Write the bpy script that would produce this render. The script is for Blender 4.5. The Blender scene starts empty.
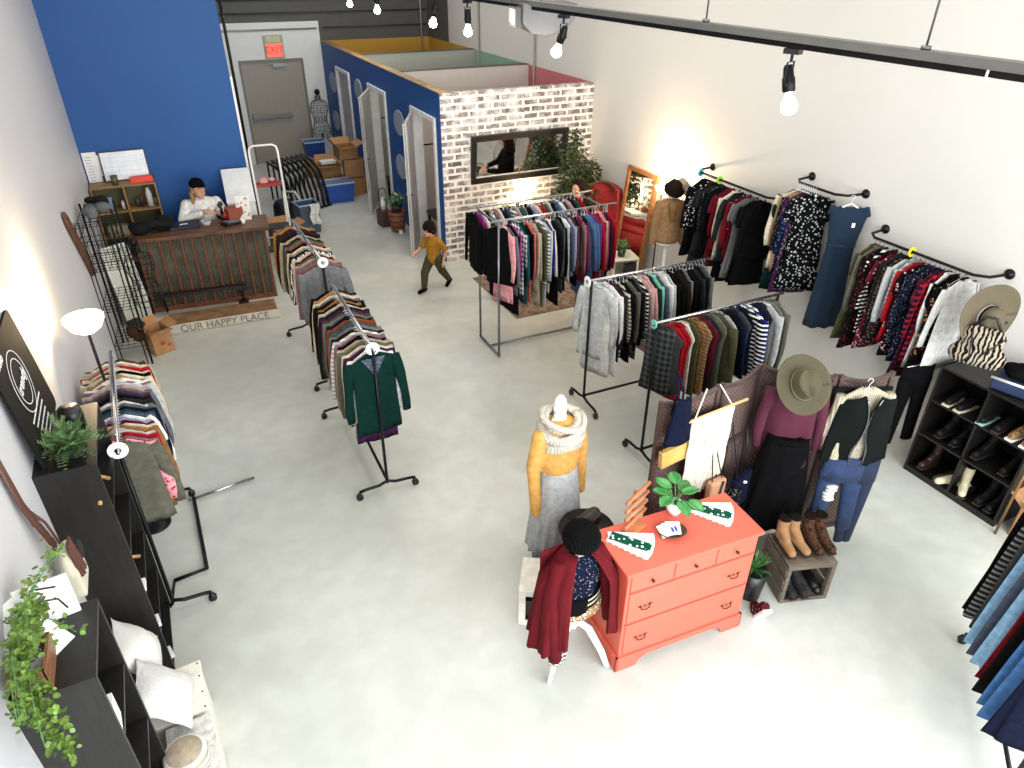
import bpy, bmesh, math, random
from mathutils import Vector, Matrix, noise
R = math.radians
sc = bpy.context.scene
# ---------------------------------------------------------------- camera
yaw, pitch, roll, FPX = 0.456247546, 0.553583106, -0.00814942176, 700.905
cy_, sy_ = math.cos(yaw), math.sin(yaw)
fw = Vector((sy_*math.cos(pitch), cy_*math.cos(pitch), -math.sin(pitch)))
rt = Vector((cy_, -sy_, 0)); dn = fw.cross(rt)
c_, s_ = math.cos(roll), math.sin(roll)
r2 = rt*c_ + dn*s_; d2 = dn*c_ - rt*s_
cam = bpy.data.cameras.new('camera'); cam.sensor_width = 36; cam.lens = FPX/1024*36
cam.clip_start = .05
co = bpy.data.objects.new('camera', cam); sc.collection.objects.link(co)
mw = Matrix((( r2.x, -d2.x, -fw.x, 0), (r2.y, -d2.y, -fw.y, 0), (r2.z, -d2.z, -fw.z, 4.2), (0,0,0,1)))
co.matrix_world = mw
sc.camera = co
# ---------------------------------------------------------------- light and exposure
sc.view_settings.view_transform = 'Standard'; sc.view_settings.look = 'None'
sc.view_settings.gamma = 1; sc.view_settings.use_curve_mapping = False
sc.view_settings.exposure = 0.0
W = bpy.data.worlds.new('world'); sc.world = W; W.use_nodes = True
W.node_tree.nodes['Background'].inputs[0].default_value = (.86,.93,1,1)
W.node_tree.nodes['Background'].inputs[1].default_value = 1.0
def area(name, loc, rot, sx, sy, power, col=(1,1,1)):
    l = bpy.data.lights.new(name, 'AREA'); l.shape = 'RECTANGLE'; l.size = sx; l.size_y = sy; l.energy = power; l.color = col
    o = bpy.data.objects.new(name, l); sc.collection.objects.link(o); o.location = loc; o.rotation_euler = rot; return o
# daylight entering by the tall shop windows behind the camera
area('window_daylight', (2.6,-1.55,2.6), (R(66),0,0), 6.6, 3.6, 700, (.93,.97,1))
# overhead fill lights added above the frame, no fixtures modelled
area('overhead_fill_light', (2.6,3.6,5.3), (0,0,0), 5.5, 2.4, 85, (1,.98,.95))
area('overhead_fill_light', (2.8,7.6,5.3), (0,0,0), 5, 2.4, 105, (1,.97,.92))
area('overhead_fill_light', (2.6,14.2,5.3), (0,0,0), 4, 2, 85, (1,.95,.87))

# ---------------------------------------------------------------- colours and materials
def lin(c):
    return tuple((x/255/12.92 if x/255 <= .04045 else ((x/255+.055)/1.055)**2.4) for x in c)
MC = {}
def mat(key, rgb, rough=.6, metal=0, var=.08, scale=8, bump=0, bscale=60, emit=0, alpha=1, trans=0, spec=None):
    if key in MC: return MC[key]
    m = bpy.data.materials.new(key); m.use_nodes = True; nt = m.node_tree; b = nt.nodes['Principled BSDF']
    L = lin(rgb); b.inputs['Roughness'].default_value = rough; b.inputs['Metallic'].default_value = metal
    if spec is not None: b.inputs['Specular IOR Level'].default_value = spec
    tc = nt.nodes.new('ShaderNodeTexCoord')
    n = nt.nodes.new('ShaderNodeTexNoise'); n.inputs['Scale'].default_value = scale; n.inputs['Detail'].default_value = 4
    nt.links.new(tc.outputs['Object'], n.inputs['Vector'])
    r = nt.nodes.new('ShaderNodeValToRGB')
    r.color_ramp.elements[0].position = .3; r.color_ramp.elements[1].position = .7
    r.color_ramp.elements[0].color = tuple(x*(1-var) for x in L)+(1,)
    r.color_ramp.elements[1].color = tuple(min(1,x*(1+var)) for x in L)+(1,)
    nt.links.new(n.outputs[0], r.inputs[0]); nt.links.new(r.outputs[0], b.inputs['Base Color'])
    if bump:
        n2 = nt.nodes.new('ShaderNodeTexNoise'); n2.inputs['Scale'].default_value = bscale
        nt.links.new(tc.outputs['Object'], n2.inputs['Vector'])
        bp = nt.nodes.new('ShaderNodeBump'); bp.inputs['Strength'].default_value = bump; bp.inputs['Distance'].default_value = .01
        nt.links.new(n2.outputs[0], bp.inputs['Height']); nt.links.new(bp.outputs[0], b.inputs['Normal'])
    if emit:
        b.inputs['Emission Color'].default_value = L+(1,); b.inputs['Emission Strength'].default_value = emit
    if trans: b.inputs['Transmission Weight'].default_value = trans
    MC[key] = m; return m

def nodes_of(key):
    m = bpy.data.materials.new(key); m.use_nodes = True; MC[key] = m
    nt = m.node_tree; return m, nt, nt.nodes['Principled BSDF']
def N(nt, t, **kw):
    n = nt.nodes.new('ShaderNode'+t)
    for k, v in kw.items():
        if k in n.inputs: n.inputs[k].default_value = v
        else: setattr(n, k, v)
    return n
def mixc(nt, fac, a, b):
    x = N(nt, 'Mix'); x.data_type = 'RGBA'
    for i, v in ((0, fac), (6, a), (7, b)):
        if hasattr(v, 'is_linked') or isinstance(v, bpy.types.NodeSocket): nt.links.new(v, x.inputs[i])
        else: x.inputs[i].default_value = v if not isinstance(v, tuple) or len(v) == 4 else v+(1,)
    return x.outputs[2]
def ramp(nt, src, *stops):
    r = N(nt, 'ValToRGB'); e = r.color_ramp.elements
    while len(e) < len(stops): e.new(.5)
    for i, (p, v) in enumerate(stops):
        e[i].position = p; e[i].color = (v, v, v, 1) if not isinstance(v, tuple) else v+(1,)
    nt.links.new(src, r.inputs[0]); return r.outputs[0]
def mth(nt, op, a, b=None):
    m = N(nt, 'Math'); m.operation = op
    for i, v in ((0, a), (1, b)):
        if v is None: continue
        if isinstance(v, (int, float)): m.inputs[i].default_value = v
        else: nt.links.new(v, m.inputs[i])
    return m.outputs[0]

COL = {  # cloth colours
 'black':(20,20,22),'charcoal':(52,54,56),'dark grey':(72,74,76),'grey':(120,122,122),'heather grey':(128,130,134),'light grey':(186,188,188),
 'white':(235,234,230),'ivory':(226,218,202),'cream':(214,202,178),'beige':(178,164,142),'tan':(176,138,98),'camel':(158,112,66),'brown':(92,62,44),
 'dark brown':(54,38,32),'rust':(160,76,46),'orange':(206,96,58),'mustard':(196,140,52),'pale mustard':(222,168,92),'olive':(84,84,58),'grey olive':(108,106,92),'dark green':(18,62,54),
 'emerald':(20,92,70),'mint':(112,196,164),'teal':(40,84,92),'navy':(28,34,62),'royal blue':(36,42,130),'blue':(64,100,150),'denim blue':(84,116,156),
 'light denim':(140,186,222),'mid denim':(82,130,190),'slate':(82,92,108),'lavender':(150,146,190),'purple':(98,62,128),'plum':(72,34,72),'magenta':(170,46,140),'mauve':(150,112,122),
 'dusty pink':(196,156,152),'pink':(238,164,172),'coral':(226,98,92),'red':(180,28,38),'dark red':(118,20,30),'maroon':(96,28,42),'rose':(176,90,96),'burgundy':(120,46,70)}
PAT2 = {'stripe':(225,222,214),'plaid':(224,218,212),'floral':(176,160,152),'dots':(170,168,164),'zebra':(224,222,216),'knit':None,'leopard':(40,28,22),'paisley':(170,70,60),'quilt':None}
def fabric(cname, pat='plain', c2=None):
    key = ('fabric_%s_%s_%s' % (cname, pat, c2)).replace(' ', '_')
    if key in MC: return MC[key]
    m, nt, b = nodes_of(key); L = lin(COL[cname]); lum = sum(L)/3; L = tuple(x*(.42 if lum < .04 else .66 if lum < .3 else .82) for x in L); b.inputs['Roughness'].default_value = .92
    b.inputs['Specular IOR Level'].default_value = .08
    tc = N(nt, 'TexCoord'); O = tc.outputs['Object']
    n = N(nt, 'TexNoise', Scale=22.0, Detail=5.0); nt.links.new(O, n.inputs['Vector'])
    base = mixc(nt, ramp(nt, n.outputs[0], (.3, 0.), (.7, 1.)), tuple(x*.8 for x in L), tuple(min(1, x*1.18) for x in L))
    second = lin(COL[c2]) if c2 else (lin(PAT2[pat]) if PAT2.get(pat) else None)
    sx = N(nt, 'SeparateXYZ'); nt.links.new(O, sx.inputs[0])
    h = n.outputs[0]
    def band(src, f, th):
        return mth(nt, 'GREATER_THAN', mth(nt, 'SINE', mth(nt, 'MULTIPLY', src, f)), th)
    if pat == 'stripe': base = mixc(nt, band(sx.outputs[2], 150., .3), base, second)
    elif pat == 'plaid':
        f = mth(nt, 'MULTIPLY', mth(nt, 'ADD', band(sx.outputs[2], 110., .2), band(mth(nt, 'ADD', sx.outputs[0], mth(nt, 'MULTIPLY', sx.outputs[1], .8)), 110., .2)), .5)
        base = mixc(nt, f, base, second)
    elif pat in ('floral', 'dots', 'leopard', 'paisley'):
        sc_ = {'floral': 34., 'dots': 62., 'leopard': 50., 'paisley': 30.}[pat]
        v = N(nt, 'TexVoronoi', Scale=sc_); nt.links.new(O, v.inputs['Vector'])
        w = mth(nt, 'ADD', v.outputs['Distance'], mth(nt, 'MULTIPLY', n.outputs[0], .35))
        lo = {'floral': .5, 'dots': .4, 'leopard': .55, 'paisley': .55}[pat]
        base = mixc(nt, ramp(nt, w, (lo-.04, 1.), (lo, 0.)), base, second)
    elif pat == 'zebra':
        wv = N(nt, 'TexWave', Scale=9.0, Distortion=9.0); nt.links.new(O, wv.inputs['Vector'])
        base = mixc(nt, ramp(nt, wv.outputs['Fac'], (.48, 0.), (.52, 1.)), base, second)
    if pat in ('knit', 'quilt'):
        wv = N(nt, 'TexWave', Scale=22.0 if pat == 'knit' else 9., Distortion=1.5 if pat == 'knit' else .3); nt.links.new(O, wv.inputs['Vector']); h = wv.outputs['Fac']
        if pat == 'quilt': wv.bands_direction = 'Z'
        base = mixc(nt, ramp(nt, h, (.2, .55), (.8, 0.)), base, tuple(x*.45 for x in L))
    nt.links.new(base, b.inputs['Base Color'])
    bp = N(nt, 'Bump', Strength=.5, Distance=.01); nt.links.new(h, bp.inputs['Height']); nt.links.new(bp.outputs[0], b.inputs['Normal'])
    return m
def wood(key, rgb, rgb2, rough=.5, scale=6, stretch=(1,1,12)):
    if key in MC: return MC[key]
    m, nt, b = nodes_of(key); b.inputs['Roughness'].default_value = rough
    tc = N(nt, 'TexCoord'); mp = N(nt, 'Mapping'); mp.inputs['Scale'].default_value = stretch; nt.links.new(tc.outputs['Object'], mp.inputs[0])
    n = N(nt, 'TexNoise', Scale=float(scale), Detail=6.0, Distortion=.6); nt.links.new(mp.outputs[0], n.inputs['Vector'])
    nt.links.new(mixc(nt, ramp(nt, n.outputs[0], (.35, 0.), (.65, 1.)), lin(rgb), lin(rgb2)), b.inputs['Base Color'])
    bp = N(nt, 'Bump', Strength=.15, Distance=.004); nt.links.new(n.outputs[0], bp.inputs['Height']); nt.links.new(bp.outputs[0], b.inputs['Normal'])
    return m
# common materials
black_metal = mat('black_metal', (24,24,26), .42, .7)
chrome = mat('chrome', (178,178,180), .22, 1)
steel = mat('brushed_steel', (130,132,134), .35, .9)
white_paint = mat('white_paint', (232,232,228), .45)
white_plastic = mat('white_plastic', (238,238,236), .35)
black_plastic = mat('black_plastic', (20,20,22), .4)
velvet = mat('black_velvet', (22,22,24), .9)
grey_plastic = mat('clear_grey_plastic', (176,176,178), .25)
blackwood = wood('blackbrown_wood', (15,13,12), (27,24,22), .42, 5, (10,10,1))
kraft = mat('cardboard', (168,124,82), .85, var=.12, scale=14)
paper = mat('white_paper', (236,235,232), .7)
skin = mat('skin', (206,152,126), .55, bump=.1)
hairbrown = mat('dark_brown_hair', (28,17,13), .8, bump=.4, bscale=90, spec=.1)
leafgreen = mat('green_leaf', (70,120,62), .5, var=.35, scale=20)
darkleaf = mat('dark_green_leaf', (58,72,34), .6, var=.4, scale=16)
limeleaf = mat('lime_leaf', (96,124,44), .5, var=.3, scale=18)
glass_mirror = mat('mirror_glass', (225,228,228), .03, 1, var=0)

# ---------------------------------------------------------------- object helpers
C = sc.collection
def link(o, parent=None):
    C.objects.link(o)
    if parent: o.parent = parent
    return o
ALL = set()
def tag(o, label=None, cat=None, group=None, kind=None):
    if label:
        if label in ALL: print('DUPLABEL', label)
        ALL.add(label); o['label'] = label
    if cat: o['category'] = cat
    if group: o['group'] = group
    if kind: o['kind'] = kind
    return o
def thing(name, label, cat, loc=(0,0,0), rz=0, group=None, rx=0, ry=0):
    o = bpy.data.objects.new(name, None); C.objects.link(o); o.empty_display_size = .1
    o.location = loc; o.rotation_euler = (rx, ry, rz)
    return tag(o, label, cat, group)
class MB:
    def __init__(s): s.v = []; s.f = []
    def add(s, vs, fs):
        b = len(s.v); s.v += [tuple(v) for v in vs]; s.f += [tuple(i+b for i in f) for f in fs]; return s
    def box(s, c, d, rot=None):
        x, y, z = d[0]/2, d[1]/2, d[2]/2
        vs = [Vector(p) for p in ((-x,-y,-z),(x,-y,-z),(x,y,-z),(-x,y,-z),(-x,-y,z),(x,-y,z),(x,y,z),(-x,y,z))]
        if rot is not None:
            m = rot if isinstance(rot, Matrix) else Matrix.Rotation(rot, 3, 'Z'); vs = [m @ v for v in vs]
        c = Vector(c)
        return s.add([v+c for v in vs], [(0,3,2,1),(4,5,6,7),(0,1,5,4),(1,2,6,5),(2,3,7,6),(3,0,4,7)])
    def bb(s, a, b):
        return s.box([(a[i]+b[i])/2 for i in range(3)], [abs(b[i]-a[i]) for i in range(3)])
    def tube(s, pts, r, n=8, flat=1, cap=True, up=None):
        pts = [Vector(p) for p in pts]; k = len(pts); rs = r if isinstance(r, (list, tuple)) else [r]*k
        rings = []; prev = None
        for i, p in enumerate(pts):
            t = (pts[min(i+1,k-1)]-pts[max(i-1,0)])
            t = t.normalized() if t.length > 1e-9 else Vector((0,0,1))
            if prev is None:
                a = Vector(up) if up else (Vector((0,0,1)) if abs(t.z) < .9 else Vector((1,0,0)))
            else: a = prev
            u = (a - t*a.dot(t)).normalized(); w = t.cross(u); prev = u
            rings.append([p + u*(rs[i]*math.cos(2*math.pi*j/n)) + w*(rs[i]*flat*math.sin(2*math.pi*j/n)) for j in range(n)])
        vs = [v for g in rings for v in g]
        fs = [(i*n+j, i*n+(j+1)%n, (i+1)*n+(j+1)%n, (i+1)*n+j) for i in range(k-1) for j in range(n)]
        if cap: fs += [tuple(range(n))[::-1], tuple((k-1)*n+j for j in range(n))]
        return s.add(vs, fs)
    def lathe(s, prof, c=(0,0,0), n=20, sx=1, sy=1, rot=None):
        c = Vector(c); k = len(prof); vs = []
        for r, z in prof:
            for j in range(n):
                a = 2*math.pi*j/n; v = Vector((r*sx*math.cos(a), r*sy*math.sin(a), z))
                if rot is not None: v = rot @ v
                vs.append(v+c)
        fs = [(i*n+j, i*n+(j+1)%n, (i+1)*n+(j+1)%n, (i+1)*n+j) for i in range(k-1) for j in range(n)]
        if prof[0][0] > 1e-6: fs.append(tuple(range(n))[::-1])
        if prof[-1][0] > 1e-6: fs.append(tuple((k-1)*n+j for j in range(n)))
        return s.add(vs, fs)
    def ball(s, c, r, n=14, m=9, rot=None):
        r = r if isinstance(r, (list, tuple)) else (r,r,r)
        prof = [(max(math.sin(math.pi*i/m),1e-4), -math.cos(math.pi*i/m)) for i in range(m+1)]
        b = len(s.v); s.lathe(prof, (0,0,0), n)
        for i in range(b, len(s.v)):
            v = Vector(s.v[i]); v = Vector((v.x*r[0], v.y*r[1], v.z*r[2]))
            if rot is not None: v = rot @ v
            s.v[i] = tuple(v+Vector(c))
        return s
    def cap(s, p, q, r1, r2, n=12):   # tapered capsule
        p, q = Vector(p), Vector(q); s.ball(p, r1, n, 8); s.ball(q, r2, n, 8)
        return s.tube([p, q], [r1, r2], n)
    def prism(s, poly, z0, z1, axis='z'):   # polygon in two axes, extruded along the third
        k = len(poly)
        def P(a, b, c): return {'z':(a,b,c),'y':(a,c,b),'x':(c,a,b)}[axis]
        vs = [P(a,b,z0) for a,b in poly]+[P(a,b,z1) for a,b in poly]
        return s.add(vs, [tuple(range(k))[::-1], tuple(range(k,2*k))]+[(i,(i+1)%k,k+(i+1)%k,k+i) for i in range(k)])
    def sheet(s, fn, nu, nv, th=0):
        vs = [Vector(fn(i/nu, j/nv)) for j in range(nv+1) for i in range(nu+1)]
        fs = [(j*(nu+1)+i, j*(nu+1)+i+1, (j+1)*(nu+1)+i+1, (j+1)*(nu+1)+i) for j in range(nv) for i in range(nu)]
        if th:
            me = bpy.data.meshes.new('t'); me.from_pydata([tuple(v) for v in vs], [], fs); me.update()
            nr = [v.normal.copy() for v in me.vertices]; bpy.data.meshes.remove(me)
            K = len(vs); vs2 = [v - n*th for v, n in zip(vs, nr)]
            f2 = [tuple(x+K for x in f[::-1]) for f in fs]
            ed = [j*(nu+1) for j in range(nv+1)], [j*(nu+1)+nu for j in range(nv+1)], list(range(nu+1)), [nv*(nu+1)+i for i in range(nu+1)]
            for e, fl in zip(ed, (0,1,1,0)):
                for a, b in zip(e, e[1:]):
                    f2.append((a,b,b+K,a+K) if fl == 0 else (b,a,a+K,b+K))
            return s.add(vs+vs2, fs+f2)
        return s.add(vs, fs)
    def mesh(s, name, m=None, smooth=False):
        me = bpy.data.meshes.new(name); me.from_pydata(s.v, [], s.f); me.update()
        bm = bmesh.new(); bm.from_mesh(me); bmesh.ops.recalc_face_normals(bm, faces=bm.faces); bm.to_mesh(me); bm.free()
        if m:
            me.materials.append(m)
        if smooth: me.polygons.foreach_set('use_smooth', [True]*len(me.polygons))
        return me
    def build(s, name, m=None, parent=None, smooth=False, bevel=0, loc=None, rz=0, sub=0):
        o = bpy.data.objects.new(name, s.mesh(name, m, smooth)); link(o, parent)
        if loc: o.location = loc
        if rz: o.rotation_euler = (0,0,rz)
        if bevel:
            b = o.modifiers.new('bevel','BEVEL'); b.width = bevel; b.segments = 2; b.limit_method = 'ANGLE'
        if sub:
            b = o.modifiers.new('sub','SUBSURF'); b.levels = sub; b.render_levels = sub
        return o
def flesh(mb, name, m, parent=None, voxel=.01, smooth=4, loc=None):
    """one continuous surface grown over overlapping volumes"""
    me = mb.mesh(name); o = bpy.data.objects.new(name, me); C.objects.link(o)
    r = o.modifiers.new('r','REMESH'); r.mode = 'VOXEL'; r.voxel_size = voxel; r.use_smooth_shade = True
    if smooth:
        q = o.modifiers.new('s','SMOOTH'); q.factor = .5; q.iterations = smooth
    dg = bpy.context.evaluated_depsgraph_get(); ev = o.evaluated_get(dg)
    nm = bpy.data.meshes.new_from_object(ev); o.modifiers.clear(); o.data = nm; bpy.data.meshes.remove(me)
    nm.materials.clear(); nm.materials.append(m); nm.name = name
    nm.polygons.foreach_set('use_smooth', [True]*len(nm.polygons))
    if parent: o.parent = parent
    if loc: o.location = loc
    return o
def text(name, s, size, m, parent, loc, rot, ext=.001, align='CENTER', shear=0):
    cu = bpy.data.curves.new(name, 'FONT'); cu.body = s; cu.size = size; cu.extrude = ext; cu.align_x = align; cu.align_y = 'CENTER'; cu.shear = shear
    o = bpy.data.objects.new(name, cu); C.objects.link(o)
    dg = bpy.context.evaluated_depsgraph_get(); nm = bpy.data.meshes.new_from_object(o.evaluated_get(dg))
    C.objects.unlink(o); bpy.data.objects.remove(o); nm.materials.clear(); nm.materials.append(m)
    q = bpy.data.objects.new(name, nm); link(q, parent); q.location = loc; q.rotation_euler = rot; return q
def struct(name, mb, m, smooth=False, parent=None, bevel=0):
    o = mb.build(name, m, parent, smooth, bevel)
    if not parent: tag(o, kind='structure')
    return o
def arc(c, r, a0, a1, n, plane='xz'):
    out = []
    for i in range(n+1):
        a = R(a0+(a1-a0)*i/n); u, v = r*math.cos(a), r*math.sin(a)
        out.append((c[0]+u, c[1], c[2]+v) if plane == 'xz' else ((c[0], c[1]+u, c[2]+v) if plane == 'yz' else (c[0]+u, c[1]+v, c[2])))
    return out
# ================================================================ THE SETTING
LX, RX, BY, FY, BLY, PX, PY, PH = -1.0, 6.2, 17.2, -1.7, 11.1, 3.67, 9.85, 2.49
m, nt, b = nodes_of('floor_epoxy')
tc = N(nt, 'TexCoord'); n1 = N(nt, 'TexNoise', Scale=.7, Detail=5.0, Distortion=.8); n2 = N(nt, 'TexNoise', Scale=5.0, Detail=6.0)
v = N(nt, 'TexVoronoi', Scale=1.3); n3 = N(nt, 'TexNoise', Scale=38.0, Detail=2.0)
for q in (n1, n2, v, n3): nt.links.new(tc.outputs['Object'], q.inputs['Vector'])
base = mixc(nt, ramp(nt, n1.outputs[0], (.35, 0.), (.65, 1.)), lin((186,188,178)), lin((202,204,196)))
base = mixc(nt, ramp(nt, n2.outputs[0], (.4, .25), (.62, 0.)), base, lin((166,165,158)))
base = mixc(nt, ramp(nt, v.outputs['Distance'], (.012, .8), (.02, 0.)), base, lin((70,68,66)))
nt.links.new(base, b.inputs['Base Color'])
nt.links.new(ramp(nt, n2.outputs[0], (.3, .28), (.7, .42)), b.inputs['Roughness'])
floor_m = m
struct('floor', MB().bb((LX-.15,FY-.15,-.1),(RX+.15,BY+.15,0)), floor_m)
wall_l = mat('left_wall_paint', (196,195,197), .5, var=.02, scale=1.2)
wall_r = mat('right_wall_paint', (210,208,202), .6, var=.015, scale=1.2)
blue_p = mat('blue_wall_paint', (14,76,142), .6, var=.05, scale=.8)
grey_p = mat('dark_grey_wall_paint', (84,84,82), .7, var=.05)
white_p = mat('white_wall_paint', (222,224,220), .6, var=.02)
ceil_p = mat('ceiling_paint', (190,190,188), .8, var=.03)
struct('wall_left', MB().bb((LX-.15,FY,0),(LX,BY,5.6)), wall_l)
struct('wall_right', MB().bb((RX,FY,0),(RX+.15,BY,5.6)), wall_r)
struct('ceiling', MB().bb((LX-.15,FY-.15,5.6),(RX+.15,BY+.15,5.75)), ceil_p)
struct('wall_back', MB().bb((LX,BY,0),(1.88,BY+.15,5.6)).bb((1.88,BY,2.17),(3.24,BY+.15,5.6)).bb((3.24,BY,0),(RX,BY+.15,5.6)), grey_p)
# white lower part of the back wall around the exit door
struct('trim_1', MB().bb((1.05,BY-.03,0),(1.88,BY-.002,2.88)).bb((1.88,BY-.03,2.17),(3.24,BY-.002,2.88)).bb((3.24,BY-.03,0),(PX,BY-.002,2.88)), white_p)
# dark paint turning the corner on the right wall and yellow / green / pink inside the fitting rooms
struct('trim_2', MB().bb((RX-.012,15.9,2.49),(RX-.002,BY-.01,5.59)), grey_p)
yel = mat('yellow_room_paint', (190,146,52), .7, var=.03); grn = mat('green_room_paint', (128,160,140), .7, var=.03); pnk = mat('pink_room_paint', (186,104,112), .7, var=.03)
struct('trim_3', MB().bb((RX-.014,14.56,0),(RX-.002,BY-.012,2.49)).bb((PX+.12,BY-.014,0),(RX-.014,BY-.002,2.49)), yel)
struct('trim_4', MB().bb((RX-.014,12.16,0),(RX-.002,14.44,2.49)), grn)
struct('trim_5', MB().bb((RX-.014,PY+.12,0),(RX-.002,12.04,2.49)), pnk)
# shop front behind the camera: piers, sill and header around three tall windows
fr = MB().bb((LX,FY-.15,0),(RX,FY,.35)).bb((LX,FY-.15,4.4),(RX,FY,5.6))
for a, c in ((LX,-.6),(1.5,1.75),(3.75,4.0),(5.8,RX)): fr.bb((a,FY-.15,.35),(c,FY,4.4))
struct('wall_front', fr, white_p)
# blue office wall behind the counter, with the dark gap along its edge
struct('wall_counter', MB().bb((LX,BLY,0),(1.07,BLY+.12,5.6)).bb((.95,BLY+.12,0),(1.05,BY,5.6)), blue_p)
struct('trim_6', MB().bb((1.07,BLY-.005,0),(1.1,BLY+.125,2.7)), white_paint)
struct('trim_7', MB().tube([(1.14,BLY+.16,.4),(1.14,BLY+.16,5.58)],.02), black_metal, True)
# fitting-room block: blue side wall with three doorways
dw = [(10.12,11.1),(12.55,13.5),(14.95,15.9)]
bw = MB(); y = PY+.12
for a, c in dw:
    bw.bb((PX,y,0),(PX+.12,a,PH)); bw.bb((PX,a,2.07),(PX+.12,c,PH)); y = c
bw.bb((PX,y,0),(PX+.12,BY-.035,PH))
struct('wall_fitting_side', bw, blue_p)
m, nt, b = nodes_of('whitewashed_brick'); b.inputs['Roughness'].default_value = .8
tc = N(nt, 'TexCoord'); sp = N(nt, 'SeparateXYZ'); cb = N(nt, 'CombineXYZ'); nt.links.new(tc.outputs['Object'], sp.inputs[0])
nt.links.new(sp.outputs[0], cb.inputs[0]); nt.links.new(sp.outputs[2], cb.inputs[1])
nz = N(nt, 'TexNoise', Scale=14.0, Detail=4.0); nt.links.new(tc.outputs['Object'], nz.inputs['Vector'])
ad = N(nt, 'VectorMath'); ad.operation = 'ADD'; s2 = N(nt, 'VectorMath'); s2.operation = 'SCALE'; s2.inputs['Scale'].default_value = .03
nt.links.new(nz.outputs['Color'], s2.inputs[0]); nt.links.new(cb.outputs[0], ad.inputs[0]); nt.links.new(s2.outputs[0], ad.inputs[1])
br = N(nt, 'TexBrick'); br.inputs['Scale'].default_value = 1.0; br.inputs['Brick Width'].default_value = .25; br.inputs['Row Height'].default_value = .098
br.inputs['Mortar Size'].default_value = .02; br.inputs['Mortar Smooth'].default_value = .25; br.inputs['Bias'].default_value = -.1
br.inputs['Color1'].default_value = lin((92,80,80))+(1,); br.inputs['Color2'].default_value = lin((150,136,130))+(1,); br.inputs['Mortar'].default_value = lin((232,226,220))+(1,)
nt.links.new(ad.outputs[0], br.inputs['Vector'])
nb = N(nt, 'TexNoise', Scale=5.0, Detail=8.0, Roughness=.7); nt.links.new(tc.outputs['Object'], nb.inputs['Vector'])
nt.links.new(mixc(nt, ramp(nt, nb.outputs[0], (.44, 0.), (.62, .85)), br.outputs['Color'], lin((234,228,222))), b.inputs['Base Color'])
bp = N(nt, 'Bump', Strength=.5, Distance=.01); bp.invert = True; nt.links.new(br.outputs['Fac'], bp.inputs['Height']); nt.links.new(bp.outputs[0], b.inputs['Normal'])
struct('wall_brick', MB().bb((PX,PY,0),(RX,PY+.12,PH)), m)
struct('trim_8', MB().bb((PX-.012,PY,0),(PX-.001,PY+.13,PH)), blue_p)
room_w = mat('fitting_room_paint', (208,200,192), .7, var=.02)
struct('wall_divider_1', MB().bb((PX+.12,12.04,0),(RX,12.16,PH)), room_w)
struct('wall_divider_2', MB().bb((PX+.12,14.44,0),(RX,14.56,PH)), mat('grey_green_paint',(172,176,166),.7,var=.02))
capw = wood('raw_wood_cap', (176,150,110), (140,112,80))
struct('trim_9', MB().bb((PX-.01,PY+.03,PH),(PX+.13,BY-.035,PH+.015)), capw)
struct('trim_10', MB().bb((PX+.13,12.03,PH),(RX-.02,12.17,PH+.012)).bb((PX+.13,14.43,PH),(RX-.02,14.57,PH+.012)), mat('dark_cap',(96,90,84),.7))
il = MB(); y = PY+.12
for a, c in dw:
    il.bb((PX+.12,y,0),(PX+.132,a,PH-.01)).bb((PX+.12,a,2.07),(PX+.132,c,PH-.01)); y = c
il.bb((PX+.12,y,0),(PX+.132,BY-.035,PH-.01))
struct('trim_14', il, room_w)
# door frames, doors
def doorframe(i, a, c):
    f = MB()
    for y in (a-.06, c): f.bb((PX-.03,y-(.012 if y == c else 0),0),(PX+.15,y+.06+(.012 if y != c else 0),2.13))
    f.bb((PX-.03,a,2.07),(PX+.13,c,2.13))
    return struct('trim_%d' % (10+i), f, white_paint)
for i, (a, c) in enumerate(dw): doorframe(i+1, a, c)
doorw = wood('washed_grey_door_wood', (196,192,188), (152,148,146), .5, 3, (1,8,1))
def door_leaf(idx, hy, ang, w=.93, panel=False):
    """leaf hinged at (PX, hy); ang turns it out of the wall, towards the camera"""
    g = thing('door_%d' % idx, None, None, (PX-.03, hy, 0), ang); g['kind'] = 'structure'
    MB().bb((-.02,-w,.01),(.02,0,2.05)).build('door_leaf', doorw, g, bevel=.004)
    MB().bb((-.024,-w,.01),(-.02+.044,-w+.02,2.05)).build('edge_strip', white_paint, g)
    k = MB()
    for s in (-1,1):
        k.tube([(s*.02,-w+.07,1.0),(s*.05,-w+.07,1.0),(s*.055,-w+.07,1.0)],[.025,.012,.012],12).tube([(s*.055,-w+.07,1.0),(s*.055,-w+.16,1.0)],.011,8)
    k.build('door_handle', steel, g, True)
    gr = MB()
    for s in (-1,1):
        for z0, z1 in ((.15,.75),(.9,1.95)):
            x0, x1 = s*.021, s*.026
            gr.bb((x0,-w+.12,z0),(x1,-w+.14,z1)).bb((x0,-.14,z0),(x1,-.12,z1)).bb((x0,-w+.12,z0),(x1,-.12,z0+.02)).bb((x0,-w+.12,z1-.02),(x1,-.12,z1))
    gr.build('panel_moulding', doorw, g)
    return g
door_leaf(1, 11.08, -R(25)); door_leaf(2, 13.47, -R(25))
door_leaf(3, 15.88, R(0)).location = (PX+.05, 15.88, 0)
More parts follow.
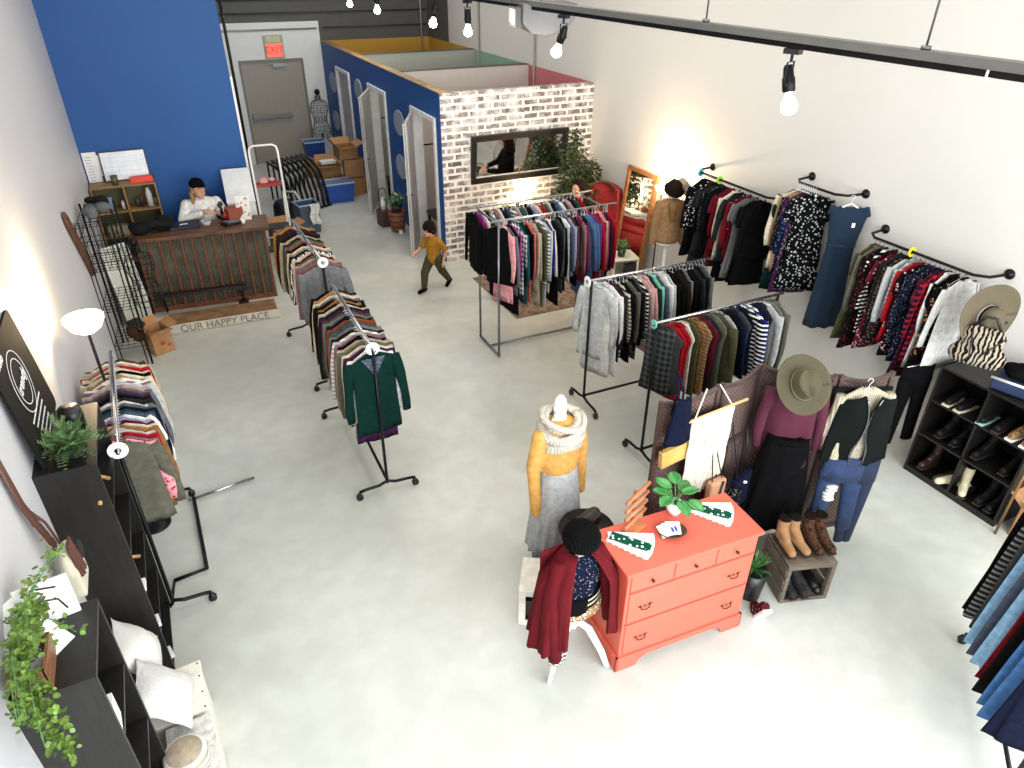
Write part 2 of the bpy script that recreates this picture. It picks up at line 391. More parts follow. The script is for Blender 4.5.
# exit door
doorm = mat('beige_grey_door_paint', (150,144,132), .5, var=.03)
g = thing('door_4', None, None, (2.56, BY-.01, 0)); g['kind'] = 'structure'
MB().bb((-.64,.0,.01),(.64,.05,2.13)).build('door_leaf', doorm, g)
MB().bb((-.68,-.04,0),(-.64,.06,2.17)).bb((.64,-.04,0),(.68,.06,2.17)).bb((-.64,-.04,2.13),(.64,.06,2.17)).build('door_frame', mat('door_frame_paint',(118,114,104),.5), g)
MB().bb((-.58,-.09,.98),(.28,-.04,1.05)).bb((-.58,-.06,.95),(-.48,0,1.09)).bb((.2,-.06,.97),(.28,0,1.07)).build('push_bar', steel, g, bevel=.004)
MB().bb((.02,-.06,2.02),(.3,0,2.09)).bb((-.1,-.05,2.08),(.05,-.03,2.1)).build('door_closer', steel, g)
# oval grey discs on the blue side wall
for i, (y, z) in enumerate(((16.35,1.75),(16.45,.95),(14.25,1.9),(11.8,1.75),(11.85,1.02))):
    d = MB().lathe([(.0001,0),(.2,0),(.205,.01),(.2,.02),(.0001,.02)], (0,0,0), 28, 1, 1.35, Matrix.Rotation(R(-90),3,'Y')).build('wall_disc', mat('pale_grey_felt',(150,160,168),.8,var=.1,scale=18))
    d.location = (PX-.002, y, z)
    tag(d, ['pale grey oval disc high on the blue wall beside the farthest door','pale grey oval disc low on the blue wall near the wire dress form','pale grey oval disc on the blue wall just beyond the middle open door',
      'pale grey oval disc, upper of two between the two open doors','pale grey oval disc, lower of two between the two open doors'][i], 'wall decoration', 'discs on the blue wall')
# exit sign
g = thing('exit_sign', 'red lit exit sign above the beige back door', 'sign', (2.66, BY-.03, 2.42))
MB().bb((-.2,-.05,-.22),(.2,0,.22)).build('housing', mat('sign_housing',(168,164,142),.5), g, bevel=.006)
MB().bb((-.165,-.056,-.2),(.165,-.05,.06)).build('lit_panel', mat('red_sign_panel',(250,110,92),.5,emit=.55,var=0), g)
text('lettering','EXIT',.19,mat('exit_letters',(205,28,24),.5,emit=.3,var=0),g,(0,-.058,-.07),(R(90),0,0))
MB().bb((-.14,-.056,.09),(.14,-.05,.2)).build('emergency_light', mat('pale_lens',(196,190,150),.4), g)
# conduits
cd = MB().tube([(1.2,BY-.05,.3),(1.2,BY-.05,2.7),(1.24,BY-.05,2.74),(PX-.05,BY-.05,2.74)],.018)
tag(cd.build('conduit', mat('grey_conduit',(150,152,148),.4,.4), None, True), 'grey conduit over the exit door with bend at left', 'conduit')
for i,(z,x0) in enumerate(((3.3,1.1),(3.05,1.1),(2.75,3.75))):
    tag(MB().tube([(x0,BY-.04,z),(RX-.05,BY-.04,z)],.014).build('conduit', mat('dark_conduit',(58,58,58),.5), None, True),
        ['thin dark conduit, topmost across the grey back wall','thin dark conduit across the grey back wall below the topmost','thin dark conduit low on the grey wall above the yellow room'][i], 'conduit', 'conduits on the grey wall')
for i,(x,y,z0,z1) in enumerate(((6.17,11.8,.3,3.6),(6.17,14.2,.3,3.4),(6.02,BY-.04,.3,5.5))):
    tag(MB().tube([(x,y,z0),(x,y,z1)],.02).build('conduit', mat('pale_conduit',(150,146,140),.4,.3), None, True),
        ['vertical conduit on the wall in the pink fitting room','vertical conduit on the wall in the green fitting room','vertical conduit in the corner of the yellow fitting room'][i], 'conduit')

# ---------------------------------------------------------------- lighting track with spot heads
TX, TZ = 3.62, 3.72
g = thing('lighting_track', 'long grey strut carrying the black lighting track overhead', 'lighting track', (TX, 0, TZ))
MB().bb((-.045,-.9,.02),(.045,15.5,.065)).build('strut', mat('grey_strut',(112,112,108),.5,.3), g)
MB().bb((-.022,-.9,-.015),(.022,15.5,.02)).build('track', black_metal, g)
MB().box((0,2.25,.0),(.05,.012,.045)).build('joint', white_plastic, g)
for y in (2.62, 4.35, 8.5, 12.5):
    MB().tube([(0,y,.06),(0,y,1.88)],.006,6).tube([(0,y,.065),(0,y,.085)],.025,8).build('suspension_rod', steel, g, True)
bulbm = mat('bulb_glow', (255,250,240), .3, emit=22, var=0)
def spot(y, lab, tilt, power=22):
    g = thing('track_spotlight', lab, 'spotlight', (TX, y, TZ-.017), R(20), 'spotlights on the overhead track')
    MB().bb((-.03,-.05,-.03),(.03,.05,0)).build('track_adapter', black_plastic, g)
    MB().tube([(0,0,-.03),(0,0,-.075)],.01,8).build('stem', black_metal, g)
    MB().tube([(-.045,0,-.2),(-.045,0,-.075),(.045,0,-.075),(.045,0,-.2)],.006,6).build('yoke', black_metal, g)
    rot = Matrix.Rotation(R(tilt), 3, 'X')
    o = MB().lathe([(.0001,.06),(.022,.06),(.03,.04),(.034,-.01),(.04,-.02),(.04,-.09),(.032,-.1),(.0001,-.1)],(0,0,0),16).tube([(-.055,0,-.05),(.055,0,-.05)],.01,8).build('lamp_head', black_metal, g, True)
    o.location = (0,0,-.15); o.rotation_euler = (R(tilt),0,0)
    o = MB().lathe([(.0001,-.1),(.022,-.1),(.024,-.12),(.048,-.17),(.052,-.19),(.045,-.215),(.025,-.23),(.0001,-.235)],(0,0,0),18).build('bulb', bulbm, g, True)
    o.location = (0,0,-.15); o.rotation_euler = (R(tilt),0,0)
    l = bpy.data.lights.new('bulb_light','POINT'); l.energy = power; l.color = (1,.93,.82); l.shadow_soft_size = .06
    lo = bpy.data.objects.new('bulb_light', l); link(lo); lo.location = Vector(g.location)+Vector((0,0,-.15))+Matrix.Rotation(R(20),3,'Z')@(rot@Vector((0,0,-.3)))
    return g
spot(3.5, 'nearest black spotlight on the track, over the right wall rails', -14)
spot(6.35, 'black spotlight tilted sideways over the brick wall', 24)
spot(8.65, 'bright bulb spotlight hanging straight over the fitting rooms', 0)
spot(9.75, 'small spotlight in front of the dark grey wall corner', 16)
spot(12.4, 'far spotlight at the top edge, right one of the last pair', 0)
spot(14.1, 'farthest spotlight at the top edge over the exit', 0)
# grey rounded duct with a register, glow added to its pale grille
g = thing('duct_unit', 'grey rounded duct unit with pale square register at top of frame', 'ceiling unit', (3.72, 7.2, 3.6), R(-16))
MB().prism([(-.14,-.02),(-.05,-.11),(.12,-.13),(.3,-.08),(.4,.04),(.42,.16),(-.14,.16)],-.26,.26,'y').build('housing', mat('grey_unit',(92,92,94),.5,.2), g, bevel=.01)
MB().bb((-.2,-.22,-.06),(-.14,.22,.12)).build('register_frame', mat('dark_unit',(60,60,62),.5), g)
MB().bb((-.205,-.18,-.03),(-.195,.18,.1)).build('lens', mat('pale_register_glow',(200,202,206),.2,emit=.5), g)  # register grille, not a lamp; its faint emission is added
MB().tube([(.1,0,.15),(.1,0,1.8)],.012).build('hanging_rod', steel, g)
# ================================================================ GARMENTS AND RAILS
def hanger_mesh(kind, w=.2, r=.013):
    mb = MB()
    hk = arc((0,0,-.012),.02,-60,190,8)
    mb.tube(hk[::-1] if False else [(0.0,0,-.07),(0.0,0,-.05)]+[hk[0]]+hk[1:], .0022, 5)
    th = .011 if kind in ('white','grey') else .006
    w *= .82; mb.tube([(-w,0,-.165),(-w*.5,0,-.125),(0,0,-.075),(w*.5,0,-.125),(w,0,-.165)],[.005,th*.8,th*.8,th*.8,.005],6,.6)
    mb.tube([(-w,0,-.167),(w,0,-.167)],.003,5)
    return mb
HM = {k: hanger_mesh(k).mesh('hanger', mm, True) for k, mm in (('white',white_plastic),('black',velvet),('grey',grey_plastic))}
def body_mb(L, Wd, th, rnd, flare=.02, sl0=.065, waist=.05, M_=13, K=26, vneck=0):
    mb = MB(); rings = []; ph = rnd.random()*6; ph2 = rnd.random()*6; kx = rnd.uniform(35,60); tw = rnd.uniform(-.02,.02); sw = rnd.uniform(-.012,.012)
    for j in range(M_+1):
        t = j/M_; s = L*t**1.15
        if s < sl0: hw = .055+(.5*Wd-.055)*(s/sl0)**.7 if sl0 else .5*Wd
        else:
            u = (s-sl0)/(L-sl0); hw = (.5*Wd-.03*min(1,u*6))*(1-waist*math.sin(math.pi*min(1,u*1.1)))+flare*u
        u = s/L
        d = th/2*(.5+.5*min(1, s/.12))*(1+.15*math.sin(ph+3*u))
        ring = []
        for i in range(K):
            a = 2*math.pi*i/K; ca, sa = math.cos(a), math.sin(a)
            x = hw*math.copysign(abs(ca)**.7, ca); y = d*math.copysign(abs(sa)**.6, sa)*(1-.45*abs(x/hw)**4)
            y += .3*d*u*math.sin(kx*x+ph)+.2*d*math.sin(kx*.5*x+ph2+2*u)+sw*u*2+tw*x/hw*u*1.4
            z = -.08-s + (.012*math.sin(9*x+ph2) if j == M_ else 0)
            if j == 0: z += .012*abs(x)/.055 - (vneck if sa*1 < 0 else 0)*.4*(1-abs(x)/.06)
            ring.append((x, y, z))
        rings.append(ring)
    vs = [p for r in rings for p in r]
    fs = [(j*K+i, j*K+(i+1)%K, (j+1)*K+(i+1)%K, (j+1)*K+i) for j in range(M_) for i in range(K)]
    c0 = len(vs); vs.append((0,0,-.1)); c1 = len(vs); vs.append((0,0,-.08-L+.05))
    fs += [(c0,(i+1)%K,i) for i in range(K)]+[(c1,M_*K+i,M_*K+(i+1)%K) for i in range(K)]
    return mb.add(vs, fs)
def sleeve_mb(side, L, Wd, th, rnd):
    x0 = side*(.5*Wd-.03); k = 6; pts = []; rs = []; dy = rnd.uniform(-.03,.03); out = rnd.uniform(.035,.075); cur = rnd.uniform(-.02,.03)
    for i in range(k+1):
        t = i/k; pts.append((x0+side*(out*math.sin(t*math.pi*.6)-cur*t*t), dy*t, -.135-L*t)); rs.append((.05-.016*t)*(1+.1*math.sin(9*t+cur*90)))
    mb = MB(); mb.tube(pts, rs, 10, min(1.,th*.5/.05), up=(1,0,0)); return mb
def collar_mb(th):
    mb = MB()
    for s in (-1,1):
        mb.add([(s*.012,-th*.5,-.14),(s*.055,-th*.55,-.13),(s*.06,-th*.3,-.075),(s*.03,-th*.35,-.068),(s*.012,-th*.5+.006,-.14),(s*.055,-th*.55+.006,-.13),(s*.06,-th*.3+.006,-.075),(s*.03,-th*.35+.006,-.068)],
               [(0,1,2,3),(7,6,5,4),(0,4,5,1),(1,5,6,2),(2,6,7,3),(3,7,4,0)])
    mb.tube([(-.05,0,-.078),(-.03,-th*.35,-.072),(.03,-th*.35,-.072),(.05,0,-.078),(.03,th*.3,-.068),(-.03,th*.3,-.068),(-.05,0,-.078)],.009,6)
    return mb
KIND = {  # noun, part name, length, width, sleeve, category
 'top':('shirt','body',.62,.41,.50,'shirt'), 'tee':('short-sleeved tee','body',.60,.41,.19,'tee'), 'cardigan':('cardigan','body',.72,.42,.54,'cardigan'),
 'vest':('sleeveless vest','body',.66,.40,0,'vest'), 'tank':('sleeveless top','body',.58,.36,0,'singlet'), 'dress':('dress','body',.98,.40,.2,'dress'),
 'jacket':('jacket','body',.66,.45,.55,'jacket'), 'tunic':('tunic','body',.82,.42,.5,'tunic'), 'sweater':('sweater','body',.62,.44,.52,'sweater'), 'skirt':('long skirt','body',.85,.34,0,'skirt')}
def garment(spec, loc, rz, label, group, th, seed, hang='black', collar=False, scale=1.0, vneck=0):
    col, kind = spec[0], spec[1]; pat = spec[2] if len(spec) > 2 else 'plain'; c2 = spec[3] if len(spec) > 3 else None
    noun, part, L, Wd, sl, cat = KIND[kind]; rnd = random.Random(seed)
    L *= rnd.uniform(.84,1.12)*scale; Wd *= rnd.uniform(.88,1.06); sl *= rnd.uniform(.92,1.05)*scale
    g = thing('hanging_'+cat, label, cat, loc, rz, group)
    fm = fabric(col, pat, c2)
    body_mb(L, Wd, th, rnd, flare=.06 if kind in ('dress','skirt') else .02, waist=.12 if kind == 'dress' else .05, vneck=vneck).build('body', fm, g, True)
    if sl:
        for s in (-1,1): sleeve_mb(s, sl, Wd, th, rnd).build('sleeve', fm, g, True)
    if collar: collar_mb(th).build('collar', fm, g, True)
    h = bpy.data.objects.new('hanger', HM[hang]); link(h, g)
    return g
ORD = ['first','second','third','fourth','fifth','sixth','seventh','eighth','ninth','tenth','eleventh','twelfth','thirteenth','fourteenth','fifteenth','sixteenth','seventeenth','eighteenth','nineteenth','twentieth',
 '21st','22nd','23rd','24th','25th','26th','27th','28th','29th','30th','31st','32nd','33rd','34th','35th','36th','37th','38th','39th','40th','41st','42nd']
ADJ = {'plain':'','stripe':'striped ','plaid':'plaid ','floral':'floral ','dots':'dotted ','zebra':'zebra-print ','knit':'ribbed ','leopard':'spotted ','paisley':'paisley ','quilt':'quilted '}
def fill_rail(specs, p0, p1, rz, rail, end, group, th_k=.88, hang='black', seed=0, jit=6, first=0, scale=1.0, turn=0):
    """hang one garment per spec from p0 to p1 (rail centre line, hook point)"""
    p0, p1 = Vector(p0), Vector(p1); n = len(specs); sp = (p1-p0).length/max(1,n-1)
    out = []
    for i, s in enumerate(specs):
        rnd = random.Random(seed*1000+i)
        kind = s[1]; pat = s[2] if len(s) > 2 else 'plain'
        nm = '%s %s%s' % (s[0], ADJ[pat], KIND[kind][0])
        lab = '%s, %s from the %s of the %s' % (nm, ORD[i], end, rail)
        out.append(garment(s, p0+(p1-p0)*(i/max(1,n-1)), rz+R(rnd.uniform(-jit,jit)+(turn if i == 0 else turn*.35 if i == 1 else 0)), lab, group, sp*th_k, seed*1000+i,
                hang if isinstance(hang, str) else hang[i % len(hang)], collar=kind in ('jacket','cardigan') or rnd.random() < .3, scale=scale))
    return out
def caster(x, y, g, name='caster'):
    MB().tube([(x-.016,y,.03),(x+.016,y,.03)],.03,14).tube([(x,y,.03),(x,y,.075)],.009,6).bb((x-.02,y-.012,.03),(x+.02,y+.012,.066)).build(name, black_plastic, g, True)
def rolling_rack(label, a, b_, h, group=None, m=black_metal, over=.06, foot=.26, mid=True, fl=None):
    """a, b_ : floor points of the two posts"""
    a, b_ = Vector(a+(0,)), Vector(b_+(0,)); d = b_-a; L = d.length; rz = math.atan2(d.y, d.x)
    g = thing('rolling_clothes_rack', label, 'clothes rack', a, rz, group)
    MB().tube([(-over,0,h),(L+over,0,h)],.0125,10).build('hanging_rail', chrome, g, True)
    for x in (0, L):
        MB().tube([(x,0,.11),(x,0,h-.012)],.014,8).build('post', m, g, True)
        lf_ = foot if fl is None else fl
        ft_ = MB().tube([(x,-foot,.085),(x,-foot*.75,.095),(x,-foot*.3,.1),(x,0,.13),(x,lf_*.3,.1),(x,lf_*.75,.095),(x,lf_,.085)],.014,8).build('foot', m, g, True)
        for s in (-foot, lf_):
            if abs(s) > .1: caster(x, s, ft_)
    if mid: MB().tube([(0,0,.14),(L,0,.14)],.014,8).build('base_bar', m, g, True)
    return g
def size_disc(p, rz, lab, m=white_plastic, r=.055):
    o = MB().lathe([(.02,-.004),(r,-.004),(r,.004),(.02,.004),(.02,-.004)],(0,0,0),22,rot=Matrix.Rotation(R(90),3,'Y')).build('size_divider', m)
    o.location = (p[0],p[1],p[2]-.004); o.rotation_euler = (0,0,rz); tag(o, lab, 'size divider', 'round size dividers on the rails'); return o
def S(s):
    out = []
    for it in s.split(';'):
        q = [x.strip() for x in it.strip().split('|')]; out.append(tuple(q))
    return out
H1 = 1.49
# --- nearer and farther centre racks (rails run away from the camera)
rolling_rack('black rolling rack of tops in the middle of the floor, nearer of two in line', (1.16,4.9), (1.17,6.32), H1, 'centre racks in line')
rolling_rack('black rolling rack of tops in line behind the nearer centre one', (1.22,6.9), (1.19,8.35), H1, 'centre racks in line')
c1 = S('dark green|sweater; white|top; plum|tunic; cream|tunic; grey olive|cardigan; beige|top; black|tunic; mauve|top; light grey|top|stripe; dark brown|sweater; heather grey|top; slate|top; olive|cardigan; rust|top; navy|top; grey|sweater; olive|top; plum|top; charcoal|cardigan|knit; cream|sweater|knit; black|top; camel|top; black|tunic|leopard; grey|top; cream|tunic; tan|cardigan; black|top')
fill_rail(c1, (1.16,4.95,H1), (1.17,6.3,H1), R(2), 'nearer centre rack', 'near end', 'tops on the nearer centre rack', hang='grey', seed=1, scale=1.14)
c2 = S('heather grey|sweater; rust|top; grey|top; mauve|cardigan; beige|top; grey olive|cardigan; maroon|top; cream|top; black|top|zebra; charcoal|top; beige|top|knit; cream|top; black|cardigan; rust|tee; grey|top; olive|top; black|top; beige|jacket; navy|top; dark brown|sweater; plum|top; charcoal|top; maroon|top; mustard|top; grey|top')
fill_rail(c2, (1.22,6.96,H1), (1.19,8.36,H1), R(0), 'farther centre rack', 'near end', 'tops on the farther centre rack', hang='grey', seed=2, scale=1.08)
size_disc((1.16,4.9,H1), R(87), 'white size disc at the near end of the nearer centre rack')
size_disc((1.22,6.88,H1), R(90), 'white size disc at the near end of the farther centre rack')
# --- rack by the left wall
LW = 'rack by the left wall'
g = rolling_rack('black rolling rack of tops close to the left wall behind the tall bookshelf', (-.67,4.26), (-.71,5.6), 1.52, mid=False, fl=.02)
L_ = 1.31
MB().tube([(.3,-.02,.035),(.32,-.26,.035),(1.26,-.27,.035)],.016,8).tube([(0,0,.14),(.3,-.02,.035)],.012,8).build('floor_brace', black_metal, g, True)
MB().tube([(1.24,-.22,.035),(1.3,-.8,.035)],.013,8).build('chrome_leg', chrome, g, True)
lf = S('grey olive|jacket; pink|top|floral|red; mauve|top; red|top; light grey|top; camel|cardigan; cream|top; maroon|top; lavender|top; white|tee; slate|top; teal|top; navy|sweater; grey|tee; white|top; charcoal|top; black|cardigan; plum|sweater; dark grey|top; heather grey|top|knit; dusty pink|top; light grey|cardigan; mauve|top|stripe; white|tunic; tan|top; cream|sweater; black|top; cream|cardigan; red|sweater; beige|sweater; cream|top|stripe; brown|top')
fill_rail(lf, (-.68,4.42,1.52), (-.712,5.64,1.52), R(0), LW, 'near end', 'tops on the left wall rack', hang='grey', seed=3, jit=8)
size_disc((-.67,4.24,1.52), R(90), 'white size disc at the near end of the left wall rack', r=.06)
# --- silver double-rail rack before the brick wall
g = thing('double_rail_rack', 'silver double-rail garment rack in front of the brick wall', 'clothes rack', (3.12,6.72,0))
for y in (0,.55):
    for x in (0,1.38):
        MB().tube([(x,y,.03),(x,y,1.7)],.015,8).build('post', steel, g, True)
    MB().tube([(-.1,y,1.7),(1.52,y,1.7)],.014,10).build('hanging_rail', chrome, g, True)
for x in (0,1.38): MB().tube([(x,-.02,.03),(x,.57,.03)],.015,8).build('side_bar', steel, g, True); MB().tube([(x,0,1.66),(x,.55,1.66)],.012,8).build('side_bar', steel, g, True)
MB().tube([(0,.27,.03),(1.38,.27,.03)],.015,8).build('base_bar', steel, g, True)
af = S('black|sweater; pink|tunic; grey|top; black|tunic; magenta|top; white|top|plaid|navy; teal|tunic; dark green|jacket; black|top; coral|tunic; beige|tunic|knit; beige|tunic; olive|tunic; grey|top|stripe; light grey|tunic; royal blue|top; ivory|tunic; black|tunic; charcoal|sweater; dark grey|tunic; black|tunic; white|tank; slate|top; lavender|top; brown|sweater; black|tunic; burgundy|top; mauve|top; black|tank|dots; denim blue|top; denim blue|tunic; purple|top; red|tunic; dark red|sweater; dusty pink|top; rose|cardigan; navy|tunic; red|sweater')
fill_rail(af, (3.14,6.72,1.7), (4.5,6.72,1.7), R(90), 'silver rack front rail', 'left end', 'tops on the front rail of the silver rack', hang=['grey','white','grey','black'], seed=4, scale=1.1, jit=8, turn=30)
ar = S('black|jacket; magenta|top; white|top; charcoal|jacket; grey|top|plaid|white; mauve|top; cream|sweater; navy|top; slate|top; white|top|stripe|navy; beige|cardigan; teal|top; grey|top; black|top; lavender|top; cream|top; red|top|floral; olive|top; light grey|sweater; black|top|floral; denim blue|jacket; white|top; dark grey|top; dusty pink|top; navy|cardigan; emerald|top; red|tunic')
fill_rail(ar, (3.06,7.27,1.7), (4.45,7.27,1.7), R(90), 'silver rack rear rail', 'left end', 'tops on the rear rail of the silver rack', hang=['white','grey'], seed=5, scale=1.1)
# --- two black racks right of centre
HB = 1.47
rolling_rack('black rolling rack of dark and grey tops between the silver rack and the screen', (3.49,5.36), (4.87,5.34), HB, 'black racks right of centre')
bb_ = S('light grey|tunic; white|tunic|knit; light grey|cardigan; white|tunic; plum|top; charcoal|tunic; cream|tunic|stripe|black; black|tunic; grey olive|top; black|jacket; dark grey|tunic; black|top|stripe; dusty pink|top; dusty pink|cardigan; charcoal|jacket; mint|top; slate|top; light grey|cardigan; white|top; light grey|top; black|jacket; black|top; dark brown|jacket; black|cardigan; grey|top; black|sweater; black|top|knit; charcoal|top; black|tunic; dark grey|top; grey|cardigan')
fill_rail(bb_, (3.56,5.36,HB), (4.84,5.34,HB), R(90), 'middle black rack', 'left end', 'tops on the middle black rack', hang='grey', seed=6, scale=1.08, turn=25)
size_disc((3.44,5.36,HB), 0, 'white size ring at the left end of the middle black rack')
rolling_rack('black rolling rack of vests directly behind the woven screen', (3.50,4.30), (4.88,4.31), HB+.02, 'black racks right of centre')
cc = S('charcoal|vest|plaid|dark grey; dark grey|vest|knit; red|vest; red|vest|quilt; ivory|vest|knit; olive|vest; camel|vest|quilt; tan|vest|quilt; maroon|vest; charcoal|vest; grey olive|vest; olive|jacket; light grey|vest|knit; black|vest; navy|top; dark grey|vest; navy|vest|quilt; navy|top|stripe; royal blue|top|stripe; navy|vest; charcoal|vest; light grey|cardigan; grey|vest; grey olive|cardigan')
fill_rail(cc, (3.58,4.30,HB+.02), (4.86,4.31,HB+.02), R(90), 'rack behind the screen', 'left end', 'vests on the rack behind the screen', hang='black', seed=7, scale=1.05, turn=32)
o = size_disc((3.46,4.30,HB+.02), 0, 'mint green tag on the corner of the rack behind the screen', mat('mint_tag',(96,196,176),.5), .04)
# --- three black pipe rails on the right wall
def pipe_rail(label, y0, y1, z):
    g = thing('wall_pipe_rail', label, 'wall rail', (RX, (y0+y1)/2, z), 0, 'black pipe rails on the right wall'); hh = (y1-y0)/2
    MB().tube([(-.01,-hh-.12,0),(-.22,-hh-.12+.03,0),(-.3,-hh,0),(-.3,hh,0),(-.22,hh+.09,0),(-.01,hh+.12,0)],.0135,10).build('pipe', black_metal, g, True)
    for s in (-1,1):
        MB().lathe([(.0001,0),(.045,0),(.045,.01),(.022,.016),(.022,.035),(.0001,.035)],(0,s*(hh+.12),0),18,rot=Matrix.Rotation(R(-90),3,'Y')).build('wall_flange', black_metal, g, True)
    return g
pipe_rail('black pipe rail farthest along the right wall beside the hat mannequin', 5.66, 6.82, 1.9)
pipe_rail('short higher black pipe rail in the middle of the right wall', 4.80, 5.26, 2.17)
pipe_rail('black pipe rail nearest on the right wall, above the shoe shelf', 3.24, 4.24, 1.91)
p1 = S('black|jacket; black|dress; black|jacket|floral|white; charcoal|dress; black|tunic; charcoal|dress; charcoal|tunic|dots; black|dress; black|tunic; maroon|dress; dark red|tunic; ivory|tunic; black|dress; charcoal|tunic; navy|tunic|floral; dark red|tunic; heather grey|dress; grey|dress|knit; black|dress; black|dress; black|jacket')
fill_rail(p1[::-1], (5.9,5.70,1.9), (5.9,6.72,1.9), R(-8), 'far wall rail', 'near end', 'dark dresses on the far wall rail', hang='black', seed=8, jit=10)
p2 = S('black|dress|floral|light grey; black|dress|floral|light grey; charcoal|dress; plum|dress|floral|grey; navy|tunic|floral|blue; tan|tunic; charcoal|tunic|dots; cream|tunic; dark green|dress')
fill_rail(p2, (5.9,5.02,2.17), (5.9,5.26,2.17), R(-22), 'short middle wall rail', 'near end', 'dresses on the short wall rail', hang='white', seed=9, jit=10, scale=1.12)
p3 = S('white|tunic; black|tunic|floral|camel; black|dress; white|tunic; navy|tunic|plaid|red; navy|dress|plaid|maroon; navy|dress|dots; navy|tunic|dots; black|dress|floral|dusty pink; red|tunic; light grey|top|stripe|grey; light grey|top; dark brown|tunic|dots; charcoal|tunic; maroon|dress|floral|dusty pink; black|tunic|floral|dark red; black|tunic|stripe; black|dress|floral|dark red; grey olive|jacket; olive|dress')
fill_rail(p3, (5.9,3.3,1.91), (5.9,4.22,1.91), R(-4), 'near wall rail', 'near end', 'tops and dresses on the near wall rail', hang='black', seed=10, jit=8, scale=1.02)
for i,(y,z,mm,l) in enumerate(((6.8,1.9,mat('turquoise_tag',(80,180,200),.5),'turquoise divider at the far end of the far wall rail'),(6.45,1.9,mat('lime_tag',(160,220,70),.5),'lime green divider on the far wall rail'),(3.83,1.91,mat('yellow_tag',(240,228,40),.5),'yellow divider ring on the near wall rail'))):
    size_disc((5.9,y,z), R(90), l, mm, .045)
g = bpy.data.objects['hanging_sweater']
MB().add([(-.1,-.034,-.1),(.1,-.034,-.1),(0,-.042,-.27),(-.1,-.03,-.098),(.1,-.03,-.098),(0,-.036,-.27)],[(0,1,2),(5,4,3),(0,2,5,3),(1,4,5,2),(0,3,4,1)]).build('lace_inset', fabric('slate','dots','light grey'), g)
# black trousers hanging low under the near rail, on the rail's own clip hanger
# ================================================================ PEOPLE AND MANNEQUINS
def hand(mb, w, d, s=1., side=1, up=(0,0,1)):
    """palm and five curled fingers added at wrist w, pointing along d"""
    w, d = Vector(w), Vector(d).normalized(); u = Vector(up); u = (u-d*u.dot(d)).normalized(); l = d.cross(u)*side
    mb.cap(w, w+d*.075*s, .022*s, .03*s, 8)
    for i, (o, ln) in enumerate(((-.027,.062),(-.009,.072),(.009,.068),(.026,.052))):
        p = w+d*.085*s+l*o*s; q = p+d*ln*.5*s-u*.006*s; r_ = q+d*ln*.4*s-u*.024*s
        mb.tube([p-d*.03*s, q, r_], [.0095*s,.0085*s,.007*s], 7); mb.ball(r_, .007*s, 7, 5)
    p = w+d*.03*s-l*.028*s; mb.tube([p, p+d*.03*s-l*.022*s, p+d*.06*s-l*.02*s-u*.01*s], [.012*s,.0105*s,.008*s], 7)
def head(mb, c, s=1., rz=0, tilt=0):
    """skull, jaw, nose, ears; faces local -y"""
    m_ = Matrix.Rotation(rz, 3, 'Z') @ Matrix.Rotation(tilt, 3, 'X'); c = Vector(c)
    T = lambda *v: c + m_ @ (Vector(v)*s)
    mb.ball(T(0,.01,.02), (.075*s,.092*s,.09*s), 16, 12, m_); mb.ball(T(0,-.02,-.045), (.055*s,.065*s,.06*s), 14, 10, m_)
    mb.ball(T(0,-.092,-.012), (.012*s,.018*s,.02*s), 8, 6, m_); mb.ball(T(0,-.08,-.055), (.022*s,.01*s,.008*s), 8, 6, m_); mb.ball(T(0,-.07,-.085),(.022*s,.018*s,.014*s),8,6,m_)
    for k in (-1,1): mb.ball(T(k*.076,.012,-.01), (.01*s,.018*s,.03*s), 8, 6, m_)
    return T, m_
def face(T, s, g, m_):
    e = MB(); [e.ball(T(k*.03,-.078,.012), .0095*s, 8, 6) for k in (-1,1)]; e.build('eyes', mat('eye_white',(230,226,220),.3), g, True)
    e = MB(); [e.ball(T(k*.03,-.0865,.012), .0052*s, 8, 6) for k in (-1,1)]; e.build('pupils', mat('pupil',(30,20,16),.3), g, True)
    e = MB().ball(T(0,-.089,-.054), (.02*s,.005*s,.0055*s), 8, 6, m_); e.build('lips', mat('lips',(176,92,86),.5), g, True)
    e = MB(); [e.tube([T(k*.018,-.09,.034),T(k*.032,-.088,.038),T(k*.046,-.08,.033)], .0028*s, 5) for k in (-1,1)]; e.build('eyebrows', hairbrown, g, True)
# woman behind the counter
g = thing('person', 'person in a white sweatshirt and black cap sitting behind the counter', 'person', (.33,10.47,0))
b_ = MB(); T, mm = head(b_, (0,-.03,1.40), 1.15, R(24), R(2))
b_.cap((0,.02,1.2),(0,0,1.35),.05,.05).cap((0,.05,.75),(0,.03,1.12),.14,.13).ball((0,.03,1.18),(.19,.1,.1))
sh = [(-.19,.03,1.19),(.19,.03,1.19)]; el = [(-.28,-.1,1.03),(.28,-.1,1.03)]; wr = [(-.0,-.22,1.13),(.17,-.24,1.13)]
for k in (0,1):
    b_.cap(sh[k], el[k], .05, .04).cap(el[k], wr[k], .038, .026)
hand(b_, wr[0], (.9,-.35,.1), 1, -1); hand(b_, wr[1], (.5,-.8,0), 1, 1)
for k in (-1,1): b_.cap((k*.09,.05,.72),(k*.12,-.2,.68),.085,.06).cap((k*.12,-.2,.68),(k*.12,-.12,.16),.055,.035).cap((k*.12,-.1,.05),(k*.12,-.22,.035),.035,.03)
flesh(b_, 'body', skin, g, .009)
c = MB().cap((0,.05,.78),(0,.03,1.12),.175,.165).ball((0,.03,1.17),(.225,.13,.12)).cap((0,.02,1.24),(0,.02,1.27),.075,.065)
for k in (0,1):
    c.cap(sh[k], el[k], .078, .068).cap(el[k], Vector(el[k]).lerp(Vector(wr[k]),.84), .064, .045)
flesh(c, 'sweatshirt', fabric('white'), g, .012)
